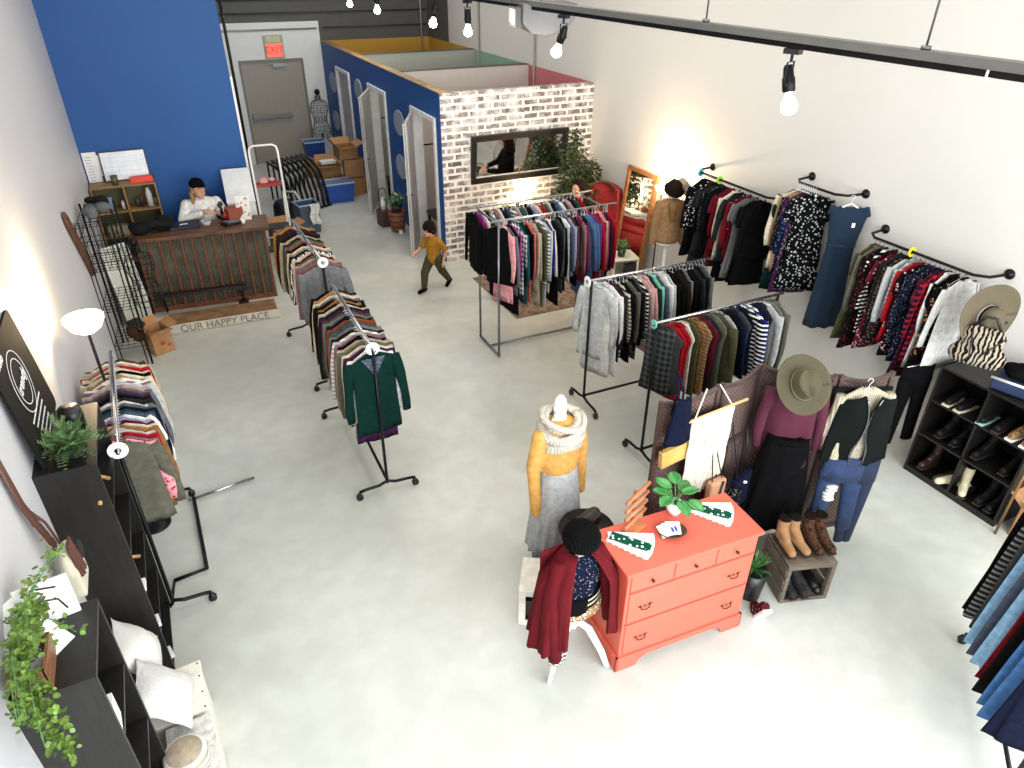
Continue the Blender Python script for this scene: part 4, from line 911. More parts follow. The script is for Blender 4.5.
# black wire gridwall display
g = thing('wire_display_rack', 'tall black wire grid display rack against the left wall', 'wire rack', (-.815,8.7,0), R(-3))
for x in (-.17,.17):
    for y in (-.35,.35):
        MB().tube([(x,y,.0),(x,y,1.76)],.012,6).tube([(x*.72,y,.0),(x*.72,y,1.76)],.007,6).build('upright', black_metal, g)
for z in (.25,.72,1.2,1.7):
    mb = MB()
    for i in range(9): mb.tube([(-.17,-.35+i*.0875,z),(.17,-.35+i*.0875,z)],.0035,5)
    for i in range(6): mb.tube([(-.17+i*.068,-.35,z),(-.17+i*.068,.35,z)],.0035,5)
    mb.build('wire_shelf', black_metal, g)
for z in (1.38,1.54):
    MB().tube([(-.17,-.35,z),(.17,-.35,z),(.17,.35,z),(-.17,.35,z),(-.17,-.35,z)],.004,5).build('guard_rail', black_metal, g)
mb = MB()
for i in range(11): mb.tube([(-.17+i*.034,-.35,1.2),(-.17+i*.034,-.35,1.7)],.003,5)
for i in range(6): mb.tube([(-.17,-.35,1.2+i*.1),(.17,-.35,1.2+i*.1)],.003,5)
mb.build('end_grid', black_metal, g)
for i,(y,z,cn,lab) in enumerate(((-.02,1.71,'heather grey','grey knitted scarf heaped on top of the wire rack'),(.2,1.71,'charcoal','charcoal scarf on the far end of the wire rack top'),(.1,.26,'dark grey','dark folded scarf on the bottom shelf of the wire rack'),(-.15,.26,'brown','brown bag on the bottom wire shelf'))):
    c = MB()
    for q in range(6): c.ball((rnd.uniform(-.08,.08),rnd.uniform(-.12,.12),rnd.uniform(.05,.1)),(rnd.uniform(.05,.09),rnd.uniform(.05,.1),rnd.uniform(.04,.06)))
    o = flesh(c, 'folded_scarf', fabric(cn,'knit'), None, .014); o.location = (-.8,8.7+y,z); tag(o, lab, 'scarf')
# black wire dress form inside/near rack
def wire_form(lab, loc, s=1.):
    g = thing('wire_dress_form', lab, 'wire dress form', loc, R(15)); mb = MB()
    prof = [(.13,0),(.165,.08),(.16,.16),(.115,.28),(.12,.34),(.155,.44),(.16,.52),(.13,.6),(.05,.64),(.045,.7)]
    prof = [(r_*s, z*s) for r_, z in prof]; z0 = .42*s
    for k in range(14):
        a = 2*math.pi*k/14; mb.tube([(r_*math.cos(a), r_*.75*math.sin(a), z0+z) for r_, z in prof], .0035*s, 5)
    for r_, z in prof: mb.tube([(r_*math.cos(a), r_*.75*math.sin(a), z0+z) for a in [2*math.pi*i/18 for i in range(19)]], .0035*s, 5)
    mb.build('wire_torso', black_metal, g)
    MB().ball((0,0,z0+.76*s),.05*s,10,8).build('finial', black_metal, g, True)
    MB().tube([(0,0,.02),(0,0,z0+.1)],.012*s,8).tube([(-.15*s,0,.012),(.15*s,0,.012)],.01,6).tube([(0,-.15*s,.012),(0,.15*s,.012)],.01,6).build('stand', black_metal, g)
    return g
wire_form('black wire dress form behind the display rack beside the counter', (-.36,8.72,0), 1.1) if False else None
wire_form('black wire dress form against the white wall beside the exit door', (3.38,16.8,0), 1.28)
g = wire_form('black wire dress form standing between the display rack and the counter', (-.55,9.08,0), 1.05)
# wooden paddle-shaped board on the left wall
prop('wall_paddle', MB().prism([(-.62,-.03),(-.5,-.07),(.38,-.09),(.52,-.07),(.62,-.02),(.62,.02),(.52,.07),(.38,.09),(-.5,.07),(-.62,.03)],0,.03,'x') , wood('dark_board_wood',(104,66,44),(76,46,32),.5), 'dark brown long wooden board hung upright on the left wall above the wire rack', 'wall board', (-.99,8.12,1.58), 0, bevel=.004)
bpy.data.objects['wall_paddle'].rotation_euler = (R(-48),0,0)
# floor lamp (torchiere)
g = thing('floor_lamp', 'lit floor lamp with white glass bowl shade by the left wall', 'lamp', (-.77,5.35,0))
MB().lathe([(.0001,0),(.13,0),(.13,.015),(.02,.03),(.0001,.03)],(0,0,0),24).build('base', black_metal, g, True)
MB().tube([(0,0,.02),(0,0,1.86)],.011,8).build('pole', black_metal, g, True)
MB().lathe([(.0001,0),(.05,.01),(.1,.045),(.13,.1),(.135,.13),(.128,.13),(.12,.1),(.09,.055),(.04,.02),(.0001,.012)],(0,0,1.84),26).build('glass_bowl', mat('lit_glass',(255,246,232),.3,emit=2.6,var=0), g, True)
MB().ball((0,0,1.94),.035,12,8).build('bulb', bulbm, g, True)
l = bpy.data.lights.new('floor_lamp_light','POINT'); l.energy = 48; l.color = (1,.72,.42); l.shadow_soft_size = .05
lo = bpy.data.objects.new('floor_lamp_light', l); link(lo); lo.location = (-.8,5.35,2.06)
# ================================================================ BACK AREA
g = thing('folding_ladder', 'white tubular step ladder frame standing behind the counter end', 'ladder', (1.3,10.78,0), R(-4)); g.scale = (1.15,1,1.04)
wt = mat('white_tube', (228,226,220), .35)
MB().tube([(-.17,-.25,.02),(-.17,0,1.66)]+[(-.16,.01,1.72),(-.12,.01,1.75),(.12,.01,1.75),(.16,.01,1.72)]+[(.17,0,1.66),(.17,-.25,.02)],.014,8).build('front_frame', wt, g, True)
MB().tube([(-.16,.03,1.1),(-.16,.4,.02)],.012,8).tube([(.16,.03,1.1),(.16,.4,.02)],.012,8).tube([(-.16,.3,.35),(.16,.3,.35)],.01,6).build('rear_frame', wt, g, True)
for z, mm_ in ((.3,black_plastic),(.62,black_plastic),(1.2,mat('red_tread',(150,28,34),.5))):
    y = -.25+z*.15
    MB().bb((-.16,y-.02+.03*(z > 1),z),(.16,y+.2,z+.03)).build('tread', mm_, g, bevel=.006)
prop('tool_pile', MB().box((-.06,.02,.03),(.1,.08,.06)).ball((.06,.03,.03),(.05,.04,.03)), mat('pinkish_tools',(214,150,140),.6,var=.3), 'small pinkish things lying on the red ladder step', 'tools', (1.3,10.84,1.281), 0)
# folded black rack bases
g = None
for i in range(8):
    y = 13.9+i*.0; g = thing('folded_rack_frame', 'folded black rack frame on the floor before the exit door, %s from the left' % ORD[i], 'rack frame', (1.86+i*.1,13.65+i*.05,0), R(10), 'folded black rack frames by the exit door')
    MB().tube([(0,-.55,.02),(0,-.5,.3),(0,-.3,.62),(0,.1,.74),(0,.6,.74)],.028,8).build('bent_leg', black_metal, g, True)
    MB().tube([(-.06,-.55,.02),(.06,-.55,.02)],.016,8).build('foot', black_metal, g, True); MB().tube([(0,.6,.74),(0,.62,.02)],.018,8).build('rear_leg', black_metal, g, True)
def tote(lab, loc, d, rz, col, lid=None, clear=None):
    g = thing('storage_tote', lab, 'storage bin', loc, rz); x, y, z = d[0]/2, d[1]/2, d[2]; mb = MB(); k = .86
    o_ = [(-x*k,-y*k,0),(x*k,-y*k,0),(x*k,y*k,0),(-x*k,y*k,0),(-x,-y,z),(x,-y,z),(x,y,z),(-x,y,z)]
    i_ = [(a*.95,b2*.95,c_+.01 if c_ == 0 else c_) for a,b2,c_ in o_]
    mb.add(o_+i_, [(0,3,2,1),(0,1,5,4),(1,2,6,5),(2,3,7,6),(3,0,4,7),(8,9,10,11),(8,12,13,9),(9,13,14,10),(10,14,15,11),(11,15,12,8),(4,5,13,12),(5,6,14,13),(6,7,15,14),(7,4,12,15)])
    mb.build('tub', mat('tub_'+lab[:8].replace(' ','_'), col, .4), g)
    MB().tube([(-x,-y,z),(x,-y,z),(x,y,z),(-x,y,z),(-x,-y,z)],.014,6).build('rim', mat('tote_rim',(150,168,200),.3), g)
    if lid: MB().bb((-x*.93,-y*.93,z-.02),(x*.93,y*.93,z-.005)).build('lid', mat('tote_lid_'+lab[:6].replace(' ','_'), lid, .3), g)
    return g
tote('bright blue storage bin with grey lid on the floor before the stacked boxes', (2.93,13.75,0), (.56,.4,.36), R(2), (34,78,160), (104,116,134))
cbox('closed cardboard box, lowest by the wall beside the farthest door', (3.36,14.15,0), (.42,.4,.34), R(6), False)
cbox('opened cardboard box with flaps in front of the stack under the blue tub', (3.0,14.75,.0), (.44,.42,.46), R(-4), True)
cbox('cardboard box upon the lowest one beside the farthest door', (3.37,14.16,.346), (.38,.36,.34), R(-7), False)
cbox('topmost open cardboard box of the pile beside the farthest door', (3.26,14.22,.692), (.36,.4,.22), R(4), True)
tote('dark blue tub with white rim behind the opened boxes', (2.95,15.75,.42), (.42,.36,.3), R(0), (22,58,118), (28,60,110))
cbox('cardboard box hidden under the dark blue tub', (2.95,15.75,0), (.44,.4,.415), R(0), False)
prop('paper_ream', MB().bb((-.15,-.1,0),(.15,.1,.05)), paper, 'white paper stack on the opened cardboard box by the pile', 'paper', (3.0,14.78,.475), R(5))
# grey trash bag bin and odds near ladder
tote('slate grey waste tub beside the ladder foot', (2.02,12.2,0), (.36,.32,.5), R(10), (66,80,92))
prop('white_cloth', MB().sheet(lambda u,v: (.16*u-.08+.02*math.sin(v*8), -.19+.03*math.sin(u*6), .52-.35*v), 8, 10, .006), fabric('white'), 'white cloth hanging over the slate grey tub', 'cloth', (2.08,12.18,0), R(10), True)
cbox('small cardboard box on the floor behind the counter end', (1.5,11.6,0), (.4,.3,.35), R(12), True)
g = thing('vacuum_cleaner', 'dark round-barrel vacuum among the clutter behind the ladder', 'vacuum', (1.75,12.9,0))
MB().lathe([(.0001,0),(.18,0),(.2,.05),(.19,.3),(.14,.38),(.0001,.4)],(0,0,0),20).build('barrel', black_plastic, g, True)
MB().tube([(0,0,.38),(.05,-.05,.55),(.2,-.15,.55),(.3,-.25,.3),(.36,-.3,.05)],.022,8).build('hose', mat('grey_hose',(190,190,188),.4), g, True)
# ================================================================ PLANTER BASKET BY THE DOORS
wick = mat('wicker', (140,84,56), .7, var=.4, scale=60, bump=.8, bscale=60)
g = thing('wicker_basket', 'round brown wicker basket in front of the middle doorway', 'basket', (3.42,11.55,0))
MB().lathe([(.0001,.03),(.12,.03),(.145,.3),(.15,.36),(.14,.36),(.13,.3),(.0001,.3)],(0,0,0),24).build('basket', wick, g, True)
for z in (.1,.2,.3): MB().lathe([(.12+z*.09,z-.008),(.13+z*.09,z),(.12+z*.09,z+.008)],(0,0,0),24).build('hoop', mat('dark_hoop',(50,34,28),.6), g, True)
MB().bb((-.03,-.16,0),(.03,-.1,.06)).bb((-.12,.05,0),(-.06,.12,.04)).bb((.06,.05,0),(.12,.12,.04)).build('feet', white_paint, g)
def leafy(mb, c, r, n, size, rnd, down=0, wid=.45):
    for q in range(n):
        d = Vector((rnd.gauss(0,1),rnd.gauss(0,1),rnd.gauss(0,1))).normalized()*rnd.random()**.4
        p = Vector(c)+Vector((d.x*r[0],d.y*r[1],d.z*r[2])); f = Vector((d.x+rnd.uniform(-.6,.6),d.y+rnd.uniform(-.6,.6),rnd.uniform(-.6,.6)-down)).normalized()
        s_ = f.cross(Vector((rnd.uniform(-.4,.4),rnd.uniform(-.4,.4),1))).normalized(); nn = s_.cross(f); L = size*rnd.uniform(.7,1.25)
        mb.add([p, p+f*L*.35+s_*L*wid*.5+nn*L*.06, p+f*L*.75+s_*L*wid*.35, p+f*L, p+f*L*.75-s_*L*wid*.35, p+f*L*.35-s_*L*wid*.5+nn*L*.06, p+f*L*.5-nn*L*.05],
               [(0,1,6),(1,2,6),(2,3,6),(3,4,6),(4,5,6),(5,0,6)])
    return mb
rnd = random.Random(12)
g = thing('potted_plant', 'small potted plant with white flowers in the wicker basket', 'plant', (3.42,11.55,.37))
MB().lathe([(.0001,0),(.08,0),(.1,.11),(.09,.11),(.0001,.1)],(0,0,0),18).build('pot', mat('dark_pot',(60,44,38),.6), g, True)
leafy(MB(), (0,0,.2), (.12,.12,.1), 150, .07, rnd).build('foliage', leafgreen, g)
leafy(MB(), (0,0,.24), (.11,.11,.08), 22, .04, rnd, 0, .9).build('flowers', white_paint, g)
g = thing('bottle_crate', 'dark narrow crate standing left of the wicker basket', 'crate', (3.3,11.95,0), R(8))
MB().bb((-.09,-.12,0),(.09,.12,.28)).build('box', mat('dark_crate',(74,50,40),.6,var=.3), g, bevel=.006)
MB().tube([(-.07,0,.28),(-.07,0,.6),(-.04,0,.66),(.04,0,.66),(.07,0,.6),(.07,0,.28)],.008,6).build('handle', black_metal, g, True)
MB().lathe([(.0001,0),(.04,0),(.04,.14),(.015,.18),(.015,.22),(.0001,.22)],(0,0,.281),14).build('bottle', white_plastic, g, True)
# clothes inside the fitting rooms (dark garments on hooks seen through the doorways)
for i,(y,lab) in enumerate(((10.7,'black coat hanging inside the nearest fitting room'),(13.0,'black coat hanging inside the middle fitting room'))):
    for k in range(1):
        garment(('black','dress'), (4.5,y+.3,1.55), R(10), lab, None, .12, 700+i)
    prop('coat_hook_bar', MB().tube([(PX+.12,0,0),(RX-.02,0,0)],.012,8), black_metal, ('nearest' if i == 0 else 'middle')+' fitting room hanging bar across the cubicle', 'hanging bar', (0,y+.3,1.55), 0, True)
    bx = thing('fitting_bench', ('nearest' if i == 0 else 'middle')+' fitting room dark bench behind the open door', 'bench', (4.1,y+.1,0), 0)
    MB().bb((-.3,-.3,.42),(.3,.3,.46)).build('seat', blackwood, bx); [MB().bb((x-.02,y2-.02,0),(x+.02,y2+.02,.42)).build('leg', black_metal, bx) for x in (-.26,.26) for y2 in (-.26,.26)]
# ================================================================ BRICK WALL CORNER
g = thing('wall_mirror', 'wide black-framed mirror on the whitewashed brick wall', 'mirror', (4.93,PY-.002,1.53), 0, None, R(5))
MB().bb((-.74,-.02,-.28),(.74,-.005,.28)).build('mirror_glass', glass_mirror, g)
MB().bb((-.82,-.05,-.36),(.82,0,-.27)).bb((-.82,-.05,.27),(.82,0,.36)).bb((-.82,-.05,-.27),(-.73,0,.27)).bb((.73,-.05,-.27),(.82,0,.27)).build('frame', mat('black_frame',(24,20,18),.3), g, bevel=.01)
MB().bb((-.008,-.024,-.27),(.008,-.019,.27)).build('divider', mat('mirror_seam',(120,110,100),.3), g)
# weeping fig in a pot
rnd = random.Random(21)
g = thing('potted_tree', 'bushy dark green indoor fig tree in the corner by the brick wall', 'tree', (5.66,9.38,0))
MB().lathe([(.0001,0),(.15,0),(.19,.32),(.17,.32),(.0001,.29)],(0,0,0),22).build('pot', wick, g, True)
tk = MB().tube([(0,0,.25),(.03,0,.7),(-.02,.02,1.2),(.0,.0,1.7)],[.025,.02,.016,.01],8)
for q in range(12):
    a = rnd.random()*6.28; z = rnd.uniform(.9,1.6); tk.tube([(0,0,z),(.16*math.cos(a),.16*math.sin(a),z+.15),(.3*math.cos(a),.3*math.sin(a),z+.12)],[.008,.006,.003],5)
tk.build('trunk', wood('trunk_bark',(110,88,66),(80,62,46)), g, True)
fo = MB()
for c, r_, n in (((0,0,1.2),(.3,.27,.25),620),((-.08,-.05,1.55),(.2,.2,.25),360),((.15,-.1,.98),(.3,.24,.2),420),((-.2,-.05,.98),(.22,.2,.18),260),((.26,.0,1.3),(.17,.15,.18),260),((.3,-.02,1.05),(.14,.16,.16),200),((-.02,0,1.82),(.1,.1,.14),80)):
    leafy(fo, c, r_, int(n*1.2), .068, rnd, .15, .55)
fo.build('foliage', darkleaf, g)
# red armchair
redv = fabric('red'); g = thing('armchair', 'dark red velvet wingback armchair in the corner under the tree', 'armchair', (5.7,8.86,0), R(-55))
rv = mat('red_velvet', (140,26,26), .8, bump=.2)
flesh(MB().bb((-.3,-.3,.2),(.3,.28,.44)), 'seat', rv, g, .02, 8)
MB().sheet(lambda u,v: ((-.32+.64*u)*(1.05-.25*(v*v)), .26-.12*(2*u-1)**2+.14*v, .4+.72*v+.07*math.sin(math.pi*u)*v), 18, 14, .09).build('backrest', rv, g, True)
for s in (-1,1):
    MB().cap((s*.33,-.28,.58),(s*.33,.2,.6),.06,.06).bb((s*.33-.05,-.28,.2),(s*.33+.05,.2,.56)).build('armrest', rv, g, True)
for x in (-.26,.26):
    for y in (-.25,.23): MB().tube([(x,y,.21),(x,y,.0)],[.025,.016],8).build('leg', cub, g, True)
pp = [((-.32+.64*u)*(.8), .4-.12*(2*u-1)**2-.03, 1.12+.07*math.sin(math.pi*u)) for u in [i/14 for i in range(15)]]
MB().tube(pp,.02,8).build('wooden_crest', wood('carved_wood',(96,52,34),(66,34,24)), g, True)
# wooden standing mirror leaning on the right wall
gold = wood('warm_frame_wood',(168,110,60),(122,74,38),.4)
g = thing('standing_mirror', 'tall wood-framed mirror leaning on the right wall in the lit corner', 'mirror', (6.0,8.32,.02), R(-90), None, R(-6))
MB().bb((-.3,0,.06),(.3,.015,1.46)).build('mirror_glass', glass_mirror, g)
MB().bb((-.36,-.02,0),(-.3,.03,1.52)).bb((.3,-.02,0),(.36,.03,1.52)).bb((-.3,-.02,0),(.3,.03,.06)).bb((-.3,-.02,1.46),(.3,.03,1.52)).build('frame', gold, g, bevel=.006)
# wall lamp glowing beside it
def glow_lamp(lab, loc, col, power, kind='table_lamp', r=.06, em=14):
    g = thing(kind, lab, 'lamp', loc); MB().lathe([(.0001,0),(.05,0),(.05,.01),(.012,.02),(.012,.14),(.0001,.14)],(0,0,0),16).build('base', black_metal, g, True)
    MB().ball((0,0,.18),r*.75,14,10).build('bulb', mat('warm_bulb_glow',(255,214,150),.3,emit=em,var=0), g, True)
    l = bpy.data.lights.new('lamp_light','POINT'); l.energy = power; l.color = col; l.shadow_soft_size = .05
    lo = bpy.data.objects.new('lamp_light', l); link(lo); lo.location = (loc[0]-.0,loc[1],loc[2]+.27); return g
g = thing('floor_lamp', 'glowing floor lamp behind the tan blazer form by the right wall', 'lamp', (5.98,7.62,0))
MB().lathe([(.0001,0),(.12,0),(.12,.015),(.02,.03),(.0001,.03)],(0,0,0),24).build('base', black_metal, g, True)
MB().tube([(0,0,.02),(0,0,1.42)],.01,8).build('pole', black_metal, g, True)
MB().lathe([(.0001,0),(.04,.01),(.08,.05),(.1,.1),(.095,.1),(.07,.055),(.03,.018),(.0001,.012)],(0,0,1.4),24).build('glass_bowl', MC['lit_glass'], g, True)
MB().ball((0,0,1.5),.04,12,8).build('bulb', bulbm, g, True)
l = bpy.data.lights.new('floor_lamp_light','POINT'); l.energy = 75; l.color = (1,.72,.4); l.shadow_soft_size = .05
lo = bpy.data.objects.new('floor_lamp_light', l); link(lo); lo.location = (5.98,7.62,1.64)
# low table with lamp under the wall mirror
g = thing('console_table', 'low pale console behind the silver rack under the wall mirror', 'table', (4.8,9.55,0))
MB().bb((-.55,-.18,.62),(.55,.2,.66)).build('table_top', white_paint, g, bevel=.005)
for x in (-.5,.5):
    for y in (-.14,.16): MB().tube([(x,y,.0),(x,y,.62)],.02,8).build('leg', white_paint, g, True)
glow_lamp('small glowing lamp on the console against the brick wall', (5.0,9.66,.661), (1,.76,.45), 18)
MB_ = MB(); leafy(MB_, (0,0,.14), (.42,.07,.09), 240, .07, rnd)
g = thing('flower_arrangement', 'trailing greenery with pale flowers along the console under the mirror', 'plant', (4.62,9.5,.661))
MB_.build('foliage', darkleaf, g); leafy(MB(), (0,0,.16), (.4,.08,.08), 40, .05, rnd, 0, .9).build('flowers', mat('pale_yellow_petal',(226,206,130),.6), g); MB().bb((-.4,-.04,0),(.4,.05,.08)).build('planter', wick, g)
# white cube side table with a plant
g = thing('side_table', 'white cube side table with black opening below the leaning mirror', 'side table', (5.68,7.98,0), R(-12))
MB().bb((-.2,-.18,0),(.2,.18,.03)).bb((-.2,-.18,.42),(.2,.18,.45)).bb((-.2,-.18,.03),(-.17,.18,.42)).bb((-.17,.15,.03),(.17,.18,.42)).bb((.17,-.18,.03),(.2,.18,.42)).build('cube', mat('cream_paint',(226,220,200),.5), g, bevel=.004)
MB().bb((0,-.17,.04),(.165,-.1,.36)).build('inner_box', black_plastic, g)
g = thing('potted_plant', 'small leafy plant in a black pot on the white cube table', 'plant', (5.64,7.94,.452))
MB().lathe([(.0001,0),(.05,0),(.06,.09),(.05,.09),(.0001,.08)],(0,0,0),18).build('pot', black_plastic, g, True)
leafy(MB(), (0,0,.17), (.09,.09,.07), 90, .06, rnd).build('foliage', leafgreen, g)
# shoes and bag beneath
g = thing('handbag', 'dark brown handbag on the floor right of the white cube table', 'handbag', (5.45,7.25,0), R(20))
flesh(MB().cap((-.12,0,.1),(.12,0,.1),.09,.09).bb((-.16,-.07,.02),(.16,.07,.16)), 'bag_body', mat('dark_leather',(62,36,30),.4), g, .014)
MB().tube(arc((0,0,.15),.1,0,180,10),.009,6).build('handle', mat('dark_leather',(62,36,30),.4), g, True)
# rug
m, nt, b = nodes_of('vintage_rug'); b.inputs['Roughness'].default_value = .95
tc = N(nt, 'TexCoord'); v = N(nt, 'TexVoronoi', Scale=9.0); n1 = N(nt, 'TexNoise', Scale=14.0, Detail=6.0)
for q in (v, n1): nt.links.new(tc.outputs['Object'], q.inputs['Vector'])
x = mixc(nt, ramp(nt, v.outputs['Distance'], (.3,0.), (.45,.7)), lin((112,90,76)), lin((146,124,104)))
nt.links.new(mixc(nt, ramp(nt, n1.outputs[0], (.5,0.), (.6,.8)), x, lin((76,62,56))), b.inputs['Base Color'])
prop('area_rug', MB().bb((-1.0,-.75,0),(1.0,.75,.012)), m, 'faded brown patterned rug on the floor behind the silver rack', 'rug', (4.78,8.32,.0005), R(0))

# ================================================================ WOVEN SCREEN
m, nt, b = nodes_of('woven_seagrass'); b.inputs['Roughness'].default_value = .7
tc = N(nt, 'TexCoord'); mp = N(nt, 'Mapping'); mp.inputs['Rotation'].default_value = (0,R(45),0); nt.links.new(tc.outputs['Object'], mp.inputs[0])
wa = N(nt, 'TexWave', Scale=13.0, Distortion=.3); wb = N(nt, 'TexWave', Scale=13.0, Distortion=.3); wb.bands_direction = 'Z'; nz = N(nt, 'TexNoise', Scale=70.0)
for q in (wa, wb): nt.links.new(mp.outputs[0], q.inputs['Vector'])
nt.links.new(tc.outputs['Object'], nz.inputs['Vector'])
h = mth(nt, 'MAXIMUM', wa.outputs['Fac'], wb.outputs['Fac'])
nt.links.new(mixc(nt, mth(nt, 'MULTIPLY', h, nz.outputs[0]), lin((56,38,34)), lin((142,116,108))), b.inputs['Base Color'])
bp = N(nt, 'Bump', Strength=.8, Distance=.01); nt.links.new(h, bp.inputs['Height']); nt.links.new(bp.outputs[0], b.inputs['Normal'])
weave = m; scrw = wood('screen_wood',(82,60,54),(56,40,36),.6)
pts = [(2.69,3.17),(3.20,3.14),(3.66,3.24),(4.06,2.87),(4.53,2.77)]; SH = 1.6
g0 = thing('room_divider', 'dark brown woven four-panel folding screen with arched tops', 'room divider', (pts[0][0],pts[0][1],0))
for i in range(4):
    a, c = Vector(pts[i]+(0,)), Vector(pts[i+1]+(0,)); d = c-a; W_ = d.length-.012; rz = math.atan2(d.y, d.x)
    pn = bpy.data.objects.new('panel', None)
    lc = a-Vector(pts[0]+(0,))
    n_ = 12; lo_ = SH-.07 if i in (0,3) else SH-.02
    def ztop(u, i=i):
        return SH+.0+{0:-.03+.03*u,1:0,2:0,3:-.03*u}[i]-.055*math.sin(math.pi*u)*(1 if i not in (0,) else .9)
    mb = MB().sheet(lambda u,v: (.03+u*(W_-.06), 0, .08+(ztop(u)-.11)*v), 14, 10, .012)
    o = mb.build('woven_panel', weave, g0); o.location = lc+Vector((0,0,0)); o.rotation_euler = (0,0,rz)
    f = MB().bb((0,-.016,0),(.03,.016,ztop(0))).bb((W_-.03,-.016,0),(W_,.016,ztop(1))).bb((.03,-.014,.06),(W_-.03,.014,.1)).bb((.03,-.014,.98),(W_-.03,.014,1.02))
    top_ = [(.0+u*W_, 0, ztop(u)-.015) for u in [k/14 for k in range(15)]]
    f.tube(top_, .022, 6, .75); f.bb((W_/2-.008,-.012,.1),(W_/2+.008,.012,.98))
    o = f.build('panel_frame', scrw, g0); o.location = lc; o.rotation_euler = (0,0,rz)
# macrame hanging
g = thing('macrame_hanging', 'white macrame wall hanging on a wooden dowel over the screen', 'macrame', (3.07,3.05,1.45), R(3))
MB().tube([(-.29,0,-.015),(.33,0,.012)],.011,8).build('dowel', wood('pale_dowel',(220,188,130),(196,160,104)), g, True)
MB().tube([(-.16,0,0),(-.02,.07,.165)],.006,6).build('hanging_cord', fabric('ivory'), g, True); MB().tube([(.18,0,.01),(.1,.07,.165)],.006,6).build('hanging_cord', fabric('ivory'), g, True)
rnd = random.Random(3); mb = MB()
for i in range(44):
    x = -.19+.38*i/43; Lc = .6+.1*(1-abs(i-21.5)/21.5)+rnd.uniform(-.03,.03)
    mb.tube([(x,-.012+.004*math.sin(q*1.9+i),-.0-Lc*q/8) if True else 0 for q in range(9)], .0062, 5)
mb.sheet(lambda u,v: (-.19+.38*u, -.006+.006*math.sin(u*60)*math.sin(v*40), -.03-.36*v), 40, 20, .008)
mb.build('knotted_cords', fabric('ivory'), g)
mb = MB()
for k in range(16): 
    a = 2*math.pi*k/16; mb.ball((.0+.05*math.cos(a),-.022,-.2+.07*math.sin(a)),.012,8,6)
mb.build('knotted_motif', fabric('ivory'), g, True)
# navy bag and gold clutch on the left panel
g = thing('tote_bag', 'navy cloth bag hanging by its strap on the screen left of the macrame', 'bag', (2.79,3.09,1.8))
MB().tube([(-.0,.06,.0),(-.025,0,-.12),(-.06,0,-.3)],.008,6).tube([(.0,.06,0),(.02,0,-.12),(.03,0,-.3)],.008,6).build('strap', fabric('navy'), g, True)
mb = MB().sheet(lambda u,v: (-.025-.085*(v**.7)+(.06+.13*v**.7)*u, -.02-.025*math.sin(math.pi*u), -.16-.36*v), 10, 12, .035); mb.build('bag_body', fabric('navy','plain'), g, True)
g = thing('clutch_bag', 'gold leather clutch hanging on the screen below the navy bag', 'handbag', (2.79,3.07,1.17), R(4), None, 0, R(-5))
flesh(MB().bb((-.13,-.03,-.07),(.13,.015,.07)), 'bag_body', mat('gold_leather',(206,164,92),.4,.1,var=.2,bump=.5), g, .01, 3)
MB().tube([(-.13,-.01,.05),(-.03,0,.3),(.02,.04,.48),(.06,0,.3),(.13,-.01,.05)],.004,6).build('strap', black_plastic, g, True)
# maroon top, black skirt, hat on the third panel
g = garment(('burgundy','sweater'), (3.77,2.96,1.62), R(-35), 'plum red sweater hung on the screen under the olive hat', None, .15, 900, 'black', scale=.95)
for c in g.children:
    if 'body' in c.name or 'sleeve' in c.name: c.data.materials[0] = mat('wine_knit',(74,22,42),.95,bump=.2)
g = thing('hanging_skirt', 'long black skirt hung on the screen below the plum sweater', 'skirt', (3.76,2.93,1.12), R(-35))
folds(MB(), 0, -.01, -.84, 0, .15, .25, 1, .5, 60, 9, .1, 6, .02).build('skirt_cloth', fabric('black'), g, True)
MB().lathe([(.15,-.05),(.156,-.05),(.156,0.005),(.15,.005)],(0,-.01,0),30,1,.52).build('waistband', fabric('black','knit'), g, True)
g = thing('felt_hat', 'wide-brimmed olive felt hat hung over the plum sweater on the screen', 'hat', (3.72,2.9,1.59), R(-20), None, R(52))
ft = mat('olive_felt',(74,68,48),.9,bump=.15)
mb = MB()
def brim(u,v):
    a = 2*math.pi*u; r_ = .1+.115*v; return (r_*math.cos(a)*.95, r_*math.sin(a)*1.02, .028*v*v*abs(math.cos(a))**1.5)
mb.sheet(brim, 40, 6, .005); mb.build('brim', ft, g, True)
mb = MB(); vs = []; n_ = 36
for j in range(10):
    t = j/9
    for i in range(n_):
        a = 2*math.pi*i/n_; r_ = .102*(1-.14*t)*(1 if t < .75 else math.sqrt(max(0,1-((t-.75)/.26)**2)))
        x = r_*math.cos(a)*.9; y = r_*math.sin(a)*1.1
        z = .125*min(1,t/.75)-.0
        z -= .035*math.exp(-(x/.022)**2)*(t > .5)*t
        if y < 0: x *= 1-.35*t*min(1,-y/.09)
        vs.append((x,y,z))
mb.add(vs, [(j*n_+i, j*n_+(i+1)%n_, (j+1)*n_+(i+1)%n_, (j+1)*n_+i) for j in range(9) for i in range(n_)]+[tuple(9*n_+i for i in range(n_))])
mb.build('crown', ft, g, True)
MB().lathe([(.1035,.004),(.1055,.006),(.105,.024),(.1025,.026)],(0,0,0),36,.9,1.1).build('band', mat('hat_band',(96,88,62),.8), g, True)
